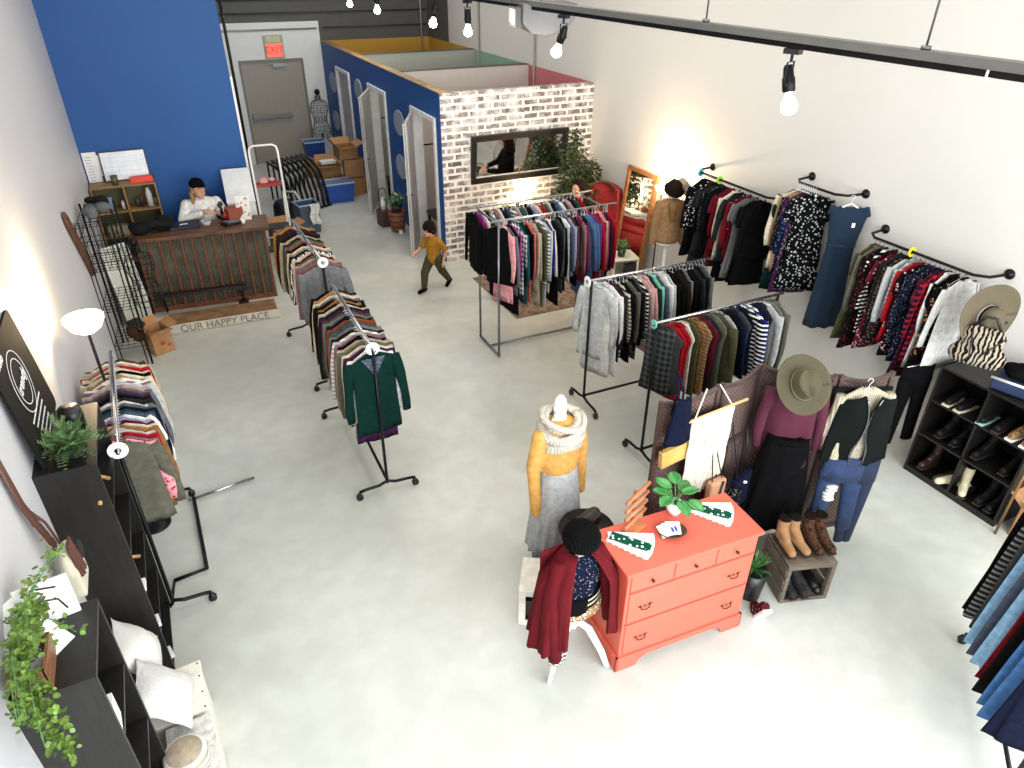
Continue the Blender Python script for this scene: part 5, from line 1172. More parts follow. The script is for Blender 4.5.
# white shirt, black vest, jeans on the right panel
g = garment(('cream','top','knit'), (4.18,2.71,1.62), R(-22), 'cream blouse hung on the right panel of the screen under the black vest', None, .1, 905, 'white', scale=1.0)
g = thing('hanging_vest', 'black faux-shearling vest with zips over the cream blouse', 'vest', (4.18,2.7,1.62), R(-22))
for s in (-1,1):
    mb = MB().sheet(lambda u,v: (s*((.055-.05*math.sin(math.pi*min(1,v*1.3)))*(1-u)+u*(.2+.05*v)), -.085-.012*math.sin(3*v+u*4)+.05*u*u, -.085-.06*u*(1-v)-.6*v-.02*math.sin(5*u)*v), 10, 20, .02)
    mb.build('front_panel', fabric('black','quilt') if False else mat('black_suede',(16,19,18),.95,bump=.3,spec=.1), g, True)
    MB().tube([(s*(.055-.05*math.sin(math.pi*min(1,v*1.3))),-.105,-.1-.58*v) for v in [k/12 for k in range(13)]],.006,5).build('zip', steel, g, True)
MB().sheet(lambda u,v: (-.22+.44*u, .065+.01*math.sin(u*9), -.1-.58*v), 12, 12, .015).build('back_panel', MC['black_suede'], g, True)
jeans = mat('jeans_denim',(34,52,86),.9,var=.3,scale=12,bump=.3,bscale=120)
def jeans_mb(w, L, th, spread, rnd, z0=0, kick=0):
    mb = MB()
    mb.tube([(-w*.0,0,z0),(0,0,z0-.2)],[w,w*1.06],20,th/w*.5,up=(1,0,0))
    for s in (-1,1):
        mb.tube([(s*w*.5,0,z0-.14),(s*(w*.55+spread*.3),-.01,z0-L*.5),(s*(w*.55+spread),-.02-kick*(s>0),z0-L)],[w*.56,w*.42,w*.36],16,.62,up=(1,0,0))
    return mb
g = thing('hanging_jeans', 'blue distressed jeans hung below the black vest on the screen', 'jeans', (4.15,2.68,.97), R(-22))
jeans_mb(.17,.72,.16,.04,rnd).build('denim', jeans, g, True)
rp = MB(); [rp.ball((-.1+rnd.uniform(-.03,.03),-.07,-.36+k*.03),(.05,.03,.01),8,6) for k in range(5)]; rp.build('ripped_patches', fabric('white'), g, True)
o = thing('hanging_jeans', 'dark slim jeans hanging lowest at the right edge of the screen', 'jeans', (4.30,2.62,.93), R(-22))
jeans_mb(.11,.82,.12,-.03,rnd).build('denim', mat('dark_denim',(24,36,62),.9,bump=.3), o, True)
# things between dresser and screen
g = thing('hanging_bag', 'navy shoulder bag with white tag hanging low on the screen beside the skirt', 'bag', (3.42,2.98,.82), R(20))
flesh(MB().bb((-.12,-.03,-.3),(.12,.03,0)), 'bag_body', fabric('navy'), g, .012, 3)
MB().tube([(-.1,0,-.01),(-.03,.06,.42),(.03,.06,.42),(.1,0,-.01)],.006,6).build('strap', black_plastic, g, True); MB().box((0,-.036,-.05),(.07,.004,.02),Matrix.Rotation(R(35),3,'Y')).build('tag', white_plastic, g)
g = thing('shoulder_bag', 'tan leather bag with black strap behind the right rear corner of the dresser', 'bag', (3.17,2.98,.74), R(5))
flesh(MB().bb((-.08,-.03,-.26),(.08,.03,.12)), 'bag_body', mat('tan_leather',(190,140,108),.5), g, .012, 3)
MB().tube([(.03,-.04,.12),(.0,-.045,-.05),(-.02,-.045,-.24)],.008,6).build('strap', black_plastic, g, True)
MB().tube([(-.05,0,.12),(-.02,.1,.5),(.05,0,.12)],.005,6).build('shoulder_strap', black_plastic, g, True)
g = thing('shoulder_bag', 'black studded bag between the tan bag and the navy bag', 'bag', (3.31,2.93,.7), R(12))
flesh(MB().bb((-.07,-.03,-.28),(.07,.03,.06)), 'bag_body', fabric('black','dots'), g, .012, 3)
MB().tube([(-.05,0,.06),(-.0,.12,.6),(.05,0,.06)],.005,6).build('strap', black_plastic, g, True)

# ================================================================ DRESSER AND WHAT STANDS ON IT
coral = mat('coral_paint', (216,96,76), .42, var=.04, scale=4)
g = thing('dresser', 'coral red painted chest of drawers in the middle of the front area', 'dresser', (2.52,2.6,0), R(-3.5))
DZ = .94
MB().bb((-.5,-.2,.13),(.5,.2,.915)).build('carcass', coral, g, bevel=.004)
MB().bb((-.525,-.225,.915),(.525,.21,.94)).build('dresser_top', coral, g, bevel=.006)
pl = [(-.52,0),(-.36,0),(-.34,.05),(-.28,.085),(.28,.085),(.34,.05),(.36,0),(.52,0),(.52,.135),(-.52,.135)]
MB().prism(pl,-.215,-.19,'y').build('base_skirt', coral, g, bevel=.003)
ps = [(-.215,0),(-.1,0),(-.08,.06),(.08,.06),(.1,0),(.205,0),(.205,.135),(-.215,.135)]
for s in (-1,1): MB().prism(ps, s*.5, s*.52, 'x').build('side_skirt', coral, g, bevel=.003)
brass = mat('dark_brass', (74,52,34), .35, .7)
def knob(x, z, par):
    MB().tube([(x,-.205,z),(x,-.22,z)],.006,8).ball((x,-.226,z),.012,10,8).build('knob', brass, par, True)
def bail(x, z, par):
    mb = MB()
    for s in (-1,1):
        mb.ball((x+s*.035,-.207,z),(.014,.006,.011),8,6).ball((x+s*.05,-.207,z+.003),(.008,.004,.007),8,6)
    mb.tube([(x-.035,-.212,z),(x-.03,-.222,z-.018),(x,-.225,z-.024),(x+.03,-.222,z-.018),(x+.035,-.212,z)],.004,6).ball((x,-.208,z-.004),(.014,.004,.009),8,6); mb.build('pull_handle', brass, par, True)
for i in range(3):
    x = -.325+i*.325; d = MB().bb((x-.15,-.208,.755),(x+.15,-.19,.895)).build('small_drawer', coral, g, bevel=.004); knob(x,.825,d)
for z0, z1 in ((.46,.735),(.16,.44)):
    d = MB().bb((-.475,-.208,z0),(.475,-.19,z1)).build('large_drawer', coral, g, bevel=.004); bail(-.35,(z0+z1)/2,d); bail(.35,(z0+z1)/2,d)
gp = MB().bb((-.49,-.2015,.742),(.49,-.2,.748)).bb((-.49,-.2015,.446),(.49,-.2,.454))
gp.build('drawer_gap', black_plastic, g)
def dt(x, y): a = R(-3.5); return (2.52+x*math.cos(a)-y*math.sin(a), 2.6+x*math.sin(a)+y*math.cos(a), DZ)
wst = wood('orange_stand_wood',(190,118,74),(160,92,54),.5)
g = thing('jewelry_stand', 'wooden four-bar jewellery stand at the left rear of the dresser', 'jewellery stand', dt(-.27,.13), R(22))
MB().bb((-.08,-.05,0),(.08,.05,.02)).build('base', wst, g, bevel=.003); MB().box((0,.02,.17),(.02,.02,.3)).build('post', wst, g)
for i in range(4): MB().tube([(-.12-.004*i,-.0,.08+i*.072),(.12+.004*i,-.0,.1+i*.072)],.013,8).build('bar', wst, g, True)
g = thing('potted_plant', 'glossy broad-leaved plant in a tilted white pot on the dresser', 'plant', dt(.06,.16), R(10))
MB().lathe([(.0001,0),(.035,0),(.055,.05),(.05,.1),(.042,.1),(.0001,.08)],(0,0,0),18).build('pot', white_plastic, g, True)
glossy = mat('glossy_leaf',(60,132,66),.25,var=.35,scale=10)
def bigleaf(mb, p, d, L, w, rnd):
    p, d = Vector(p), Vector(d).normalized(); s_ = d.cross(Vector((0,0,1))).normalized(); n_ = s_.cross(d)
    return mb.sheet(lambda u,v: p+d*L*v+s_*(2*u-1)*w*math.sin(math.pi*min(1,v*.95+.04))**.7+n_*(.25*w*abs(2*u-1)-.25*L*v*v), 6, 8, .002)
rnd = random.Random(31); mb = MB(); st = MB()
for k in range(9):
    a = k*2.4; e = rnd.uniform(.25,.9); d = (math.cos(a)*math.cos(e),math.sin(a)*math.cos(e),math.sin(e)); q = Vector((0,0,.09))+Vector(d)*rnd.uniform(.05,.12)+Vector((0,0,.04))
    st.tube([(0,0,.08),q],.004,6); bigleaf(mb, q, (d[0],d[1],d[2]*.4), rnd.uniform(.11,.15), .046, rnd)
mb.build('leaves', glossy, g, True); st.build('stems', leafgreen, g, True)
def towels(lab, loc, rz, seed, n=6):
    g = thing('printed_bandanas', lab, 'bandanas', loc, rz); rnd = random.Random(seed)
    mb = MB(); pr = MB()
    for i in range(n):
        a = R(-16+i*32/(n-1)); rt_ = Matrix.Rotation(a,3,'Z'); o_ = rt_ @ Vector((0,-.13,0)); z = .003+i*.004
        mb.box((o_.x,o_.y+.13,z),(.075,.3,.0034),rt_)
        for q in range(7): 
            t = rt_ @ Vector((-.031,-.13-.13+q*.043,0)); mb.box((t.x,t.y+.13,z),(.02,.03,.0032),Matrix.Rotation(a+.5,3,'Z'))
    mb.build('folded_cloth', paper, g)
    rt_ = Matrix.Rotation(R(-6),3,'Z'); o_ = rt_ @ Vector((-.0,-.13,0)); pr.box((o_.x-.0,o_.y+.13,.0275),(.075,.27,.002),rt_); pr.build('printed_cloth', fabric('emerald','floral','white'), g)
    return g
towels('white bandana fan with green print at the front left corner of the dresser', dt(-.36,.02), R(45), 1)
towels('white bandana fan with green print at the right end of the dresser', dt(.3,.07), R(48), 2)
g = thing('wooden_tray', 'small oval wooden tray holding photo cards on the dresser', 'tray', dt(-.06,-.0), R(-20))
MB().lathe([(.0001,.002),(.075,.002),(.1,.028),(.093,.03),(.07,.01),(.0001,.01)],(0,0,0),24,1,.8).build('tray', wood('tray_wood',(96,66,48),(64,44,34)), g, True)
g = thing('photo_cards', 'white cards with a blue printed motif in the oval tray', 'cards', Vector(dt(-.06,-.0))+Vector((-.01,.01,.03)), R(-8), None, R(24))
for k, (x, r_) in enumerate(((-.03,8),(.0,-4),(.02,-14))): MB().box((x,.0,.004*k),(.1,.09,.002),R(r_)).build('card', paper, g)
MB().ball((.01,-.012,.011),(.01,.022,.003),8,6).ball((.035,-.01,.011),(.01,.022,.003),8,6).ball((-.03,.02,.008),(.006,.006,.002),8,6).build('printed_motif', mat('indigo_print',(60,70,130),.7), g, True)
# black round stool with tray behind the dresser
g = thing('round_stool', 'dark round stand with black items between dresser and pale-skirted form', 'stool', (2.18,3.18,0))
MB().lathe([(.0001,.58),(.2,.58),(.21,.6),(.2,.62),(.0001,.62)],(0,0,0),28).build('seat', blackwood, g, True)
for a in (30,150,270): MB().tube([(.12*math.cos(R(a)),.12*math.sin(R(a)),.58),(.17*math.cos(R(a)),.17*math.sin(R(a)),0)],.014,8).build('leg', black_metal, g, True)
g = thing('shoulder_bag', 'black and brown handbag lying on the dark round stand', 'bag', (2.18,3.2,.622), R(20))
flesh(MB().cap((-.1,0,.05),(.1,0,.05),.05,.05).bb((-.11,-.06,.005),(.11,.06,.06)), 'bag_body', mat('brown_black_leather',(46,32,28),.4), g, .012)
# white crate with a dark inside
g = thing('white_crate', 'distressed white wooden crate on its side with dark inside behind the beanie form', 'crate', (1.84,3.1,0), R(-32))
dist = mat('distressed_white', (224,220,208), .7, var=.12, scale=16)
x, y, z, t = .21, .16, .35, .018
MB().bb((-x,-y,0),(x,y,t)).build('bottom_board', dist, g); MB().bb((-x,-y,z-t),(x,y,z)).build('top_board', dist, g)
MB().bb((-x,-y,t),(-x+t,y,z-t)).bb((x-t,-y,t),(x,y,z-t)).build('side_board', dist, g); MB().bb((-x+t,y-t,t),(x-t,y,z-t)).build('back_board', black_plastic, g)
MB().bb((-x,-y-.012,0),(-x+.05,-y,z)).bb((x-.05,-y-.012,0),(x,-y,z)).bb((-x+.05,-y-.012,0),(x-.05,-y,.05)).bb((-x+.05,-y-.012,z-.05),(x-.05,-y,z)).build('front_frame', dist, g, bevel=.003)
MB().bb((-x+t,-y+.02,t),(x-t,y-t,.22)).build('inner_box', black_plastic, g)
# ================================================================ BOOT CRATE
crw = wood('grey_crate_wood',(112,100,86),(78,68,58),.7)
g = thing('wooden_crate', 'grey-brown slatted wooden crate open to the front at the foot of the screen', 'crate', (3.68,2.5,0), R(-18))
x, y, z = .19, .17, .37
for s in (-1,1):
    for k in range(3): MB().bb((s*x-.008,-y,.02+k*.12),(s*x+.008,y,.115+k*.12)).build('side_slat', crw, g, bevel=.003)
    for yy in (-y+.015,y-.015): MB().bb((s*(x-.02)-.012,yy-.015,.0),(s*(x-.02)+.012,yy+.015,z)).build('corner_post', crw, g)
for k in range(3): MB().bb((-x,-y+k*.118,z),(x,-y+.108+k*.118,z+.014)).build('top_slat', crw, g, bevel=.003); 
for k in range(3): MB().bb((-x,-y+k*.118,0),(x,-y+.108+k*.118,.014)).build('bottom_slat', crw, g)
MB().bb((-x,y,.02),(x,y+.012,.36)).build('back_board', crw, g)
MB().bb((-x,-y-.01,z-.03),(x,-y,z+.012)).bb((-x,-y-.01,0),(x,-y,.03)).bb((-x,-y-.01,.03),(-x+.03,-y,z-.03)).bb((x-.03,-y-.01,.03),(x,-y,z-.03)).build('front_frame', crw, g)
def boot(lab, loc, rz, m_, h=.17, group=None, heel=True, lace=False, rx=0, ry=0, parent=None):
    g = thing('ankle_boot', lab, 'boot', loc, rz, group, rx, ry)
    mb = MB().cap((0,-.15,.035),(0,-.04,.045),.033,.04).cap((0,-.04,.045),(0,.04,.05),.042,.04).cap((0,.03,.06),(0,.035,h-.02),.042,.045).cap((0,-.06,.07),(0,.02,.11),.03,.04)
    flesh(mb, 'upper', m_, g, .008)
    MB().prism([(-.03,-.18),(.03,-.18),(.042,-.12),(.036,0),(.036,.07),(-.036,.07),(-.036,0),(-.042,-.12)],-.004,.008).build('sole', mat('dark_sole',(48,34,28),.6), g, bevel=.003)
    if heel: MB().bb((-.03,.02,-.03),(.03,.075,.0)).build('heel', MC['dark_sole'], g, bevel=.004)
    MB().lathe([(.03,0),(.046,0),(.047,.01),(.03,.01)],(0,.035,h+.018),18).tube([(0,.08,h),(0,.09,h+.05),(0,.07,h+.02)],.005,6).build('cuff', mat('dark_lining',(22,16,14),.9,spec=.1), g, True)
    return g
tanb = mat('tan_suede',(146,108,70),.8,bump=.2); leop = fabric('burgundy','leopard','black') if False else fabric('brown','leopard','black')
for i,(dx,m_,l) in enumerate(((-.145,tanb,'tan suede ankle boot, left one on the crate'),(-.055,tanb,'tan suede ankle boot, right beside its pair on the crate'),(.06,leop,'dark-spotted brown ankle boot, left of the leopard pair on the crate'),(.15,leop,'dark-spotted brown ankle boot at the right end of the crate'))):
    a = R(-18); boot(l, (3.69+dx*math.cos(a)+.02*math.sin(a), 2.5+dx*math.sin(a)+.04, z+.014+.031), R(-14+(-4,6,0,4)[i]), m_, .19, ['tan boots on the crate','leopard boots on the crate'][i//2])
for i,(dx,l) in enumerate(((-.09,'tall black boot inside the crate, left one'),(.0,'tall black boot inside the crate, middle one'))):
    a = R(-14); boot(l, (3.66+dx, 2.48-dx*.3, .046), R(-14), mat('black_suede_boot',(22,22,24),.8), .27, 'black boots in the crate')
prop('black_slipper', MB().cap((0,-.1,.03),(0,.08,.03),.035,.035), black_plastic, 'black flat shoe inside the crate at the right', 'shoe', (3.8,2.43,.016), R(-20), True)
# plant and basket between dresser and crate
g = thing('potted_plant', 'spiky light green plant low between dresser and boot crate', 'plant', (3.3,2.56,0))
MB().lathe([(.0001,0),(.08,0),(.1,.26),(.09,.26),(.0001,.24)],(0,0,0),18).build('pot', black_plastic, g, True)
mb = MB()
for k in range(60):
    a = rnd.random()*6.28; e = rnd.uniform(.2,1.4); d = Vector((math.cos(a)*math.cos(e),math.sin(a)*math.cos(e),math.sin(e))); p = Vector((0,0,.27)); s_ = d.cross(Vector((0,0,1))).normalized()*.008; L = rnd.uniform(.12,.2)
    mb.add([p-s_*.5,p+s_*.5,p+d*L*.6+s_,p+d*L-Vector((0,0,.02)),p+d*L*.6-s_],[(0,1,2,3,4)])
mb.build('foliage', leafgreen, g)
g = thing('sneaker', 'white and red patterned sneaker standing on end behind the dresser corner', 'shoe', (3.2,2.33,.05), R(-20), None, R(-62))
flesh(MB().cap((0,-.1,.04),(0,.08,.05),.04,.04).cap((0,.06,.05),(0,.06,.09),.04,.035), 'upper', fabric('maroon','dots','white'), g, .008)
MB().prism([(-.035,-.14),(.035,-.14),(.042,0),(.036,.12),(-.036,.12),(-.042,0)],-.01,.012).build('sole', white_plastic, g, bevel=.003)
# ================================================================ RIGHT WALL: dress, trousers, hat, bag, shoe shelf
rz = R(-38)
g = thing('hanging_dress', 'long teal navy dress on a white hanger facing out between the wall rails', 'dress', (6.0,4.66,2.18), rz)
tealn = mat('teal_navy_cloth',(12,36,58),.95,bump=.2,bscale=40)
def sleeve_dress(mb):
    rings = []; K = 30; rows = 16
    for j in range(rows+1):
        t = j/rows; z = -.1-1.3*t
        hw = .1+.08*min(1,t/.06) if t < .06 else (.18-.05*min(1,(t-.06)/.26) if t < .32 else .13+.05*(t-.32)/.68)
        d = .05+.05*t
        for i in range(K):
            a = 2*math.pi*i/K; x = hw*math.copysign(abs(math.cos(a))**.8,math.cos(a)); y = d*math.sin(a)*(1+.25*t*math.sin(x*50))
            rings.append((x,y,z+(.02*math.sin(8*x) if j==rows else 0)-(.05*(1-abs(x)/.12) if j == 0 and abs(x)<.12 else 0)))
    fs = [(j*K+i,j*K+(i+1)%K,(j+1)*K+(i+1)%K,(j+1)*K+i) for j in range(rows) for i in range(K)]+[tuple(range(K))[::-1],tuple(rows*K+i for i in range(K))]
    return mb.add(rings, fs)
sleeve_dress(MB()).build('body', tealn, g, True)
for s in (-1,1): MB().tube([(s*.13,0,-.12),(s*.165,-.0,-.2)],[.05,.045],12,.7,up=(1,0,0)).build('sleeve', tealn, g, True)
MB().lathe([(.14,-.012),(.144,0),(.14,.012)],(0,0,-.5),30,1,.5).build('waist_seam', mat('seam_blue',(22,44,70),.9), g, True)
MB().box((.05,-.075,-.27),(.03,.004,.045)).build('tag', white_plastic, g)
h = bpy.data.objects.new('hanger', HM['white']); link(h, g)
g = thing('hanging_trousers', 'black trousers hanging below the near wall rail beside the shoe shelf', 'trousers', (5.72,3.3,1.05), R(-8))
jeans_mb(.17,.82,.14,.03,random.Random(1)).build('trouser_cloth', fabric('black'), g, True)
MB().tube([(0,0,0),(0,.0,.78),(.16,0,.86)],.003,5).tube([(-.15,0,-.0),(.15,0,-.0)],.006,6).build('clip_hanger', chrome, g, True)
g = thing('sun_hat', 'large brown-grey sun hat hung on the wall end of the near rail', 'hat', (5.72,2.92,1.7), R(-14), None, R(84))
hm = mat('taupe_felt',(96,86,66),.9,bump=.15)
MB().sheet(lambda u,v: ((.1+.17*v)*math.cos(2*math.pi*u), (.1+.17*v)*math.sin(2*math.pi*u)*1.05, .05*v*v*math.sin(2*math.pi*u+.6)**2), 40, 6, .005).build('brim', hm, g, True)
MB().lathe([(.1,0),(.095,.08),(.075,.115),(.0001,.11)],(0,0,0),28).build('crown', hm, g, True)
MB().lathe([(.1015,.004),(.1,.035),(.098,.036)],(0,0,0),28).tube([(.05,.08,.05),(.09,-.02,.1),(.02,-.1,.06)],.014,8).build('band', fabric('black','stripe','white'), g, True)
MB().tube([(0,0,.1),(0,.0,-.12),(.05,.2,-.22)],.003,5).build('hook', black_metal, g, True)
g = thing('patterned_bag', 'beige and black patterned cloth bag hanging under the hat over the shoe shelf', 'bag', (5.6,2.82,1.34), R(-62))
flesh(MB().cap((-.12,0,.08),(.12,0,.08),.09,.09).ball((0,0,.2),(.16,.07,.13)).ball((-.06,0,.24),(.1,.055,.1)).ball((.06,0,.24),(.1,.055,.1)), 'bag_body', fabric('beige','zebra','black'), g, .014)
MB().tube([(-.09,-.05,.32),(-.05,-.085,.1),(-.1,-.09,.0)],.006,6).tube([(.14,-.04,.28),(.02,-.085,.12)],.006,6).build('black_trim', black_plastic, g, True)
MB().tube([(-.1,0,.32),(-.03,0,.42),(.04,0,.42),(.1,0,.32)],.012,8).build('handle', black_plastic, g, True)
# shoe shelf
SX0, SX1, SY0, SY1, SZ = 5.72, 6.17, 2.22, 3.12, 1.14
g = thing('shoe_shelf', 'black shoe shelf unit against the right wall', 'shelf', ((SX0+SX1)/2,(SY0+SY1)/2,0))
hx, hy = (SX1-SX0)/2, (SY1-SY0)/2
MB().bb((-hx,-hy,0),(hx,-hy+.02,SZ)).bb((-hx,hy-.02,0),(hx,hy,SZ)).bb((-hx,-.01,.06),(hx,.01,SZ-.02)).build('side_panel', blackwood, g)
MB().bb((hx-.01,-hy+.02,.0),(hx,hy-.02,SZ-.02)).build('back_panel', blackwood, g)
MB().bb((-hx-.005,-hy-.005,SZ-.02),(hx,hy+.005,SZ)).build('shelf_top', blackwood, g)
for zz in (.04,.42,.78): MB().bb((-hx,-hy+.02,zz),(hx,hy-.02,zz+.018)).build('shelf_board', blackwood, g)
MB().bb((-hx,-hy+.02,0),(-hx+.02,hy-.02,.04)).build('plinth', blackwood, g)
blk = mat('black_leather',(14,14,15),.6,spec=.2); crm = mat('cream_leather',(216,206,172),.6,bump=.2)
def shoe(lab, loc, rz, m_, sole, group=None):
    g = thing('shoe', lab, 'shoe', loc, rz, group)
    flesh(MB().cap((0,-.1,.035),(0,.0,.045),.033,.04).cap((0,0,.05),(0,.09,.06),.038,.036), 'upper', m_, g, .009)
    MB().prism([(-.032,-.14),(.032,-.14),(.042,-.04),(.036,.12),(-.036,.12),(-.042,-.04)],-.002,.014).build('sole', sole, g, bevel=.003); return g
cs = mat('cream_sole',(206,196,170),.6)
for i,(y,m_,l,s_) in enumerate(((2.98,blk,'black pointed shoe with pale sole, farthest on the upper shoe shelf',cs),(2.86,blk,'black pointed shoe with pale sole beside the farthest one',cs),(2.66,blk,'black heeled shoe in the middle of the upper shoe shelf',mat('mint_sole',(150,196,180),.6)),(2.53,blk,'black heeled shoe with steel-tipped back, near the middle divider',MC['dark_sole']),
     (2.4,fabric('tan','leopard','dark brown'),'spotted sneaker on the upper shelf, the farther of the pair',white_plastic),(2.29,fabric('tan','leopard','dark brown'),'spotted sneaker nearest on the upper shelf',white_plastic))):
    shoe(l, (5.86,y,.8), R(-90+(4,-3,2,5,0,3)[i]), m_, s_, 'shoes on the shoe shelf')
b1 = boot('cream lace-up boot lying on its side at the front of the low shoe shelf', (5.86,2.78,.105), R(-100), crm, .2, 'cream boots on the low shelf', True, False, 0, R(90))
b2 = boot('cream lace-up boot standing on the low shoe shelf', (5.84,2.62,.092), R(-60), crm, .2, 'cream boots on the low shelf')
for i,(y,l) in enumerate(((2.98,'dark brown boot at the far end of the low shoe shelf'),(2.42,'black boot at the near part of the low shoe shelf'),(2.32,'black boot at the nearest end of the low shoe shelf'))):
    boot(l, (5.9,y,.092), R(-90), mat('dark_brown_leather',(48,28,24),.4) if i == 0 else blk, .22, 'dark boots on the low shelf')
for i,y in enumerate((2.95,2.8,2.6,2.35)):
    boot('black ankle boot on the middle shoe shelf, %s from its far end' % ORD[i], (5.92,y,.47), R(-90), blk, .18, 'black boots on the middle shelf')
g = thing('folded_tote', 'navy tote bag with white stripe edge on the shoe shelf top', 'bag', (5.93,2.5,SZ+.001), R(-75))
flesh(MB().bb((-.25,-.15,.005),(.25,.15,.1)), 'bag_body', mat('navy_canvas',(26,42,78),.8), g, .015, 4)
MB().tube([(-.26,-.13,.1),(0,-.155,.115),(.26,-.13,.1),(.26,.1,.105)],.012,6).build('white_edge', white_plastic, g, True)
MB().box((.12,-.157,.055),(.05,.004,.025)).build('logo_patch', white_plastic, g)
c = MB()
for q in range(6): c.ball((rnd.uniform(-.18,.18),rnd.uniform(-.06,.08),rnd.uniform(.04,.08)),(.09,.07,.05))
o = flesh(c, 'black_cloth', fabric('black'), None, .014); o.location = (5.96,2.5,SZ+.1); o.rotation_euler = (0,0,R(-75)); tag(o, 'black cloth heaped in the navy tote on the shoe shelf', 'cloth')
cbox('cardboard box on the floor at the right edge of the frame', (5.9,1.96,0), (.28,.32,.3), R(4), True)
MBp = MB().tube([(5.66,2.16,0.0),(5.66,2.16,1.0)],.012,8); o = MBp.build('slim_post', mat('brass_tube',(150,120,80),.3,.8), None, True); tag(o, 'slim brass upright next to the near end of the shoe shelf', 'post')
# ================================================================ DENIM RACK AT THE RIGHT EDGE
da, db = (4.44,1.47), (3.6,.74)
rolling_rack('black rolling rack of jeans at the bottom right edge', da, db, 1.42, foot=.11)
ds = [('black','skirt','plain'),('charcoal','skirt','stripe','grey'),('dark grey','skirt','plain'),('light denim','skirt','plain'),('slate','skirt','plain'),('light denim','skirt','plain'),('dark red','skirt','plain'),('black','skirt','plain'),('mid denim','skirt','plain'),('mid denim','skirt','plain'),('navy','skirt','plain')]
v = Vector(db+(0,))-Vector(da+(0,)); n = len(ds)
for i, s in enumerate(ds):
    p = Vector(da+(1.42,))+v*((i+.6)/n); rnd2 = random.Random(40+i)
    lab = '%s %s on the bottom right rack, %s from its far end' % (s[0], 'striped trousers' if len(s) > 3 else ('trousers' if s[0] in ('black','charcoal','slate','light grey','navy') else 'jeans'), ORD[i])
    g = thing('hanging_trousers', lab, 'trousers', p, math.atan2(v.y, v.x)+R(90+rnd2.uniform(-5,5)), 'trousers on the rack at the right edge')
    m_ = fabric(*((s[0], s[2])+((s[3],) if len(s) > 3 else ())))
    folds(MB(), 0, 0, -1.02-rnd2.uniform(-.04,.06), -.14, .16, .22, 1, .17+.05*(i%2), 40, 6, .12, i, .012).build('trouser_cloth', m_, g, True)
    MB().tube([(-.17,0,-.12),(.17,0,-.12)],.009,6).tube([(0,0,-.12),(0,0,-.03)]+arc((0,0,-.01),.02,-60,190,6),.003,5).build('clip_hanger', chrome, g, True)
    if i in (3,5,8): MB().lathe([(.2,0),(.206,.0),(.206,.02),(.2,.02)],(0,0,-1.01),34,1,.19).build('hem', mat('pale_hem',(150,190,220),.9), g, True)

# ================================================================ LEFT SHELVES
def bookshelf(lab, x0, x1, y0, y1, z, nsh, dark=blackwood):
    g = thing('bookshelf', lab, 'bookshelf', ((x0+x1)/2,(y0+y1)/2,0)); hx, hy = (x1-x0)/2, (y1-y0)/2
    for s in (-1,1): MB().bb((-hx,s*hy-(.02 if s > 0 else 0),0),(hx,s*hy+(.02 if s < 0 else 0),z)).build('side_panel', dark, g)
    MB().bb((-hx,-hy+.02,z-.022),(hx,hy-.02,z)).build('top_board', dark, g); MB().bb((-hx,-hy+.02,.05),(-hx+.008,hy-.02,z-.022)).build('back_panel', dark, g)
    for k in range(nsh): MB().bb((-hx+.008,-hy+.02,.05+(z-.07)*k/nsh),(hx-.005,hy-.02,.07+(z-.07)*k/nsh)).build('shelf_board', dark, g)
    MB().bb((hx-.03,-hy+.02,0),(hx-.015,hy-.02,.05)).build('plinth', dark, g)
    return g
bookshelf('tall black-brown bookshelf standing side-on against the left wall', -1.0, -.7, 3.67, 4.34, 1.83, 5)
bookshelf('shorter black-brown bookshelf at the bottom left corner of the frame', -1.0, -.7, 2.28, 2.72, 1.75, 4)
def at_wood_hanger(lab, y, z): 
    g = thing('wooden_hanger', lab, 'hanger', (-.73,y,z), R(80)); MB().tube([(-.12,0,-.14),(0,0,-.03),(.12,0,-.14)],.012,8).build('hanger_bar', wood('yellow_hanger_wood',(206,164,96),(178,132,70)), g, True)
    MB().tube([(0,0,-.03),(0,0,.02),(.015,0,.04)],.003,5).build('hook', chrome, g, True)
at_wood_hanger('wooden hanger sticking out of the uppermost opening of the tall bookshelf', 3.78, 1.70)
at_wood_hanger('wooden hanger sticking out of a middle opening of the tall bookshelf', 3.8, 1.05)
for i,(y,z,l) in enumerate(((3.76,.79,'small white card sticking out of the tall bookshelf beside the lower hanger'),(3.78,.43,'white papers in the second lowest opening of the tall bookshelf'),(3.8,.08,'white tag on the lowest board of the tall bookshelf'))):
    prop('white_card', MB().bb((-.05,-.04,0),(.06,.05,.03)), paper, l, 'paper', (-.76,y,z), R(8*i))
prop('white_card', MB().bb((-.05,-.05,0),(.05,.05,.14)), paper, 'white papers standing in the upper opening of the shorter bookshelf', 'paper', (-.76,2.36,1.345), R(5))
# chalkboard with ring emblem
g = thing('chalkboard_sign', 'tall chalkboard with round white emblem leaning on the bookshelf top', 'chalkboard', (-.925,4.07,1.832), R(90), None, R(-5))
pol = []
for cx, cz, a0 in ((.33,.05,-90),(.33,.6,0),(-.33,.6,90),(-.33,.05,180)):
    for k in range(5): a = R(a0+k*22.5); pol.append((cx+.05*math.cos(a), cz+.05*math.sin(a)))
MB().prism(pol,-.0,.014,'y').build('board', mat('chalkboard',(16,17,17),.8,var=.15,spec=.15), g)
chk = mat('chalk', (222,224,222), .9, var=.05)
def ring(r, w, cx, cz, sx=1): 
    return MB().sheet(lambda u,v: (cx+(r+w*v)*sx*math.cos(2*math.pi*u), -.002, cz+(r+w*v)*math.sin(2*math.pi*u)), 40, 1, .001)
for r_ in (.17,.125): ring(r_,.005,-.03,.38).build('chalk_ring', chk, g)
text('lettering','trendy',.09,chk,g,(-.03,-.003,.38),(R(90),R(-6),0),shear=.3)
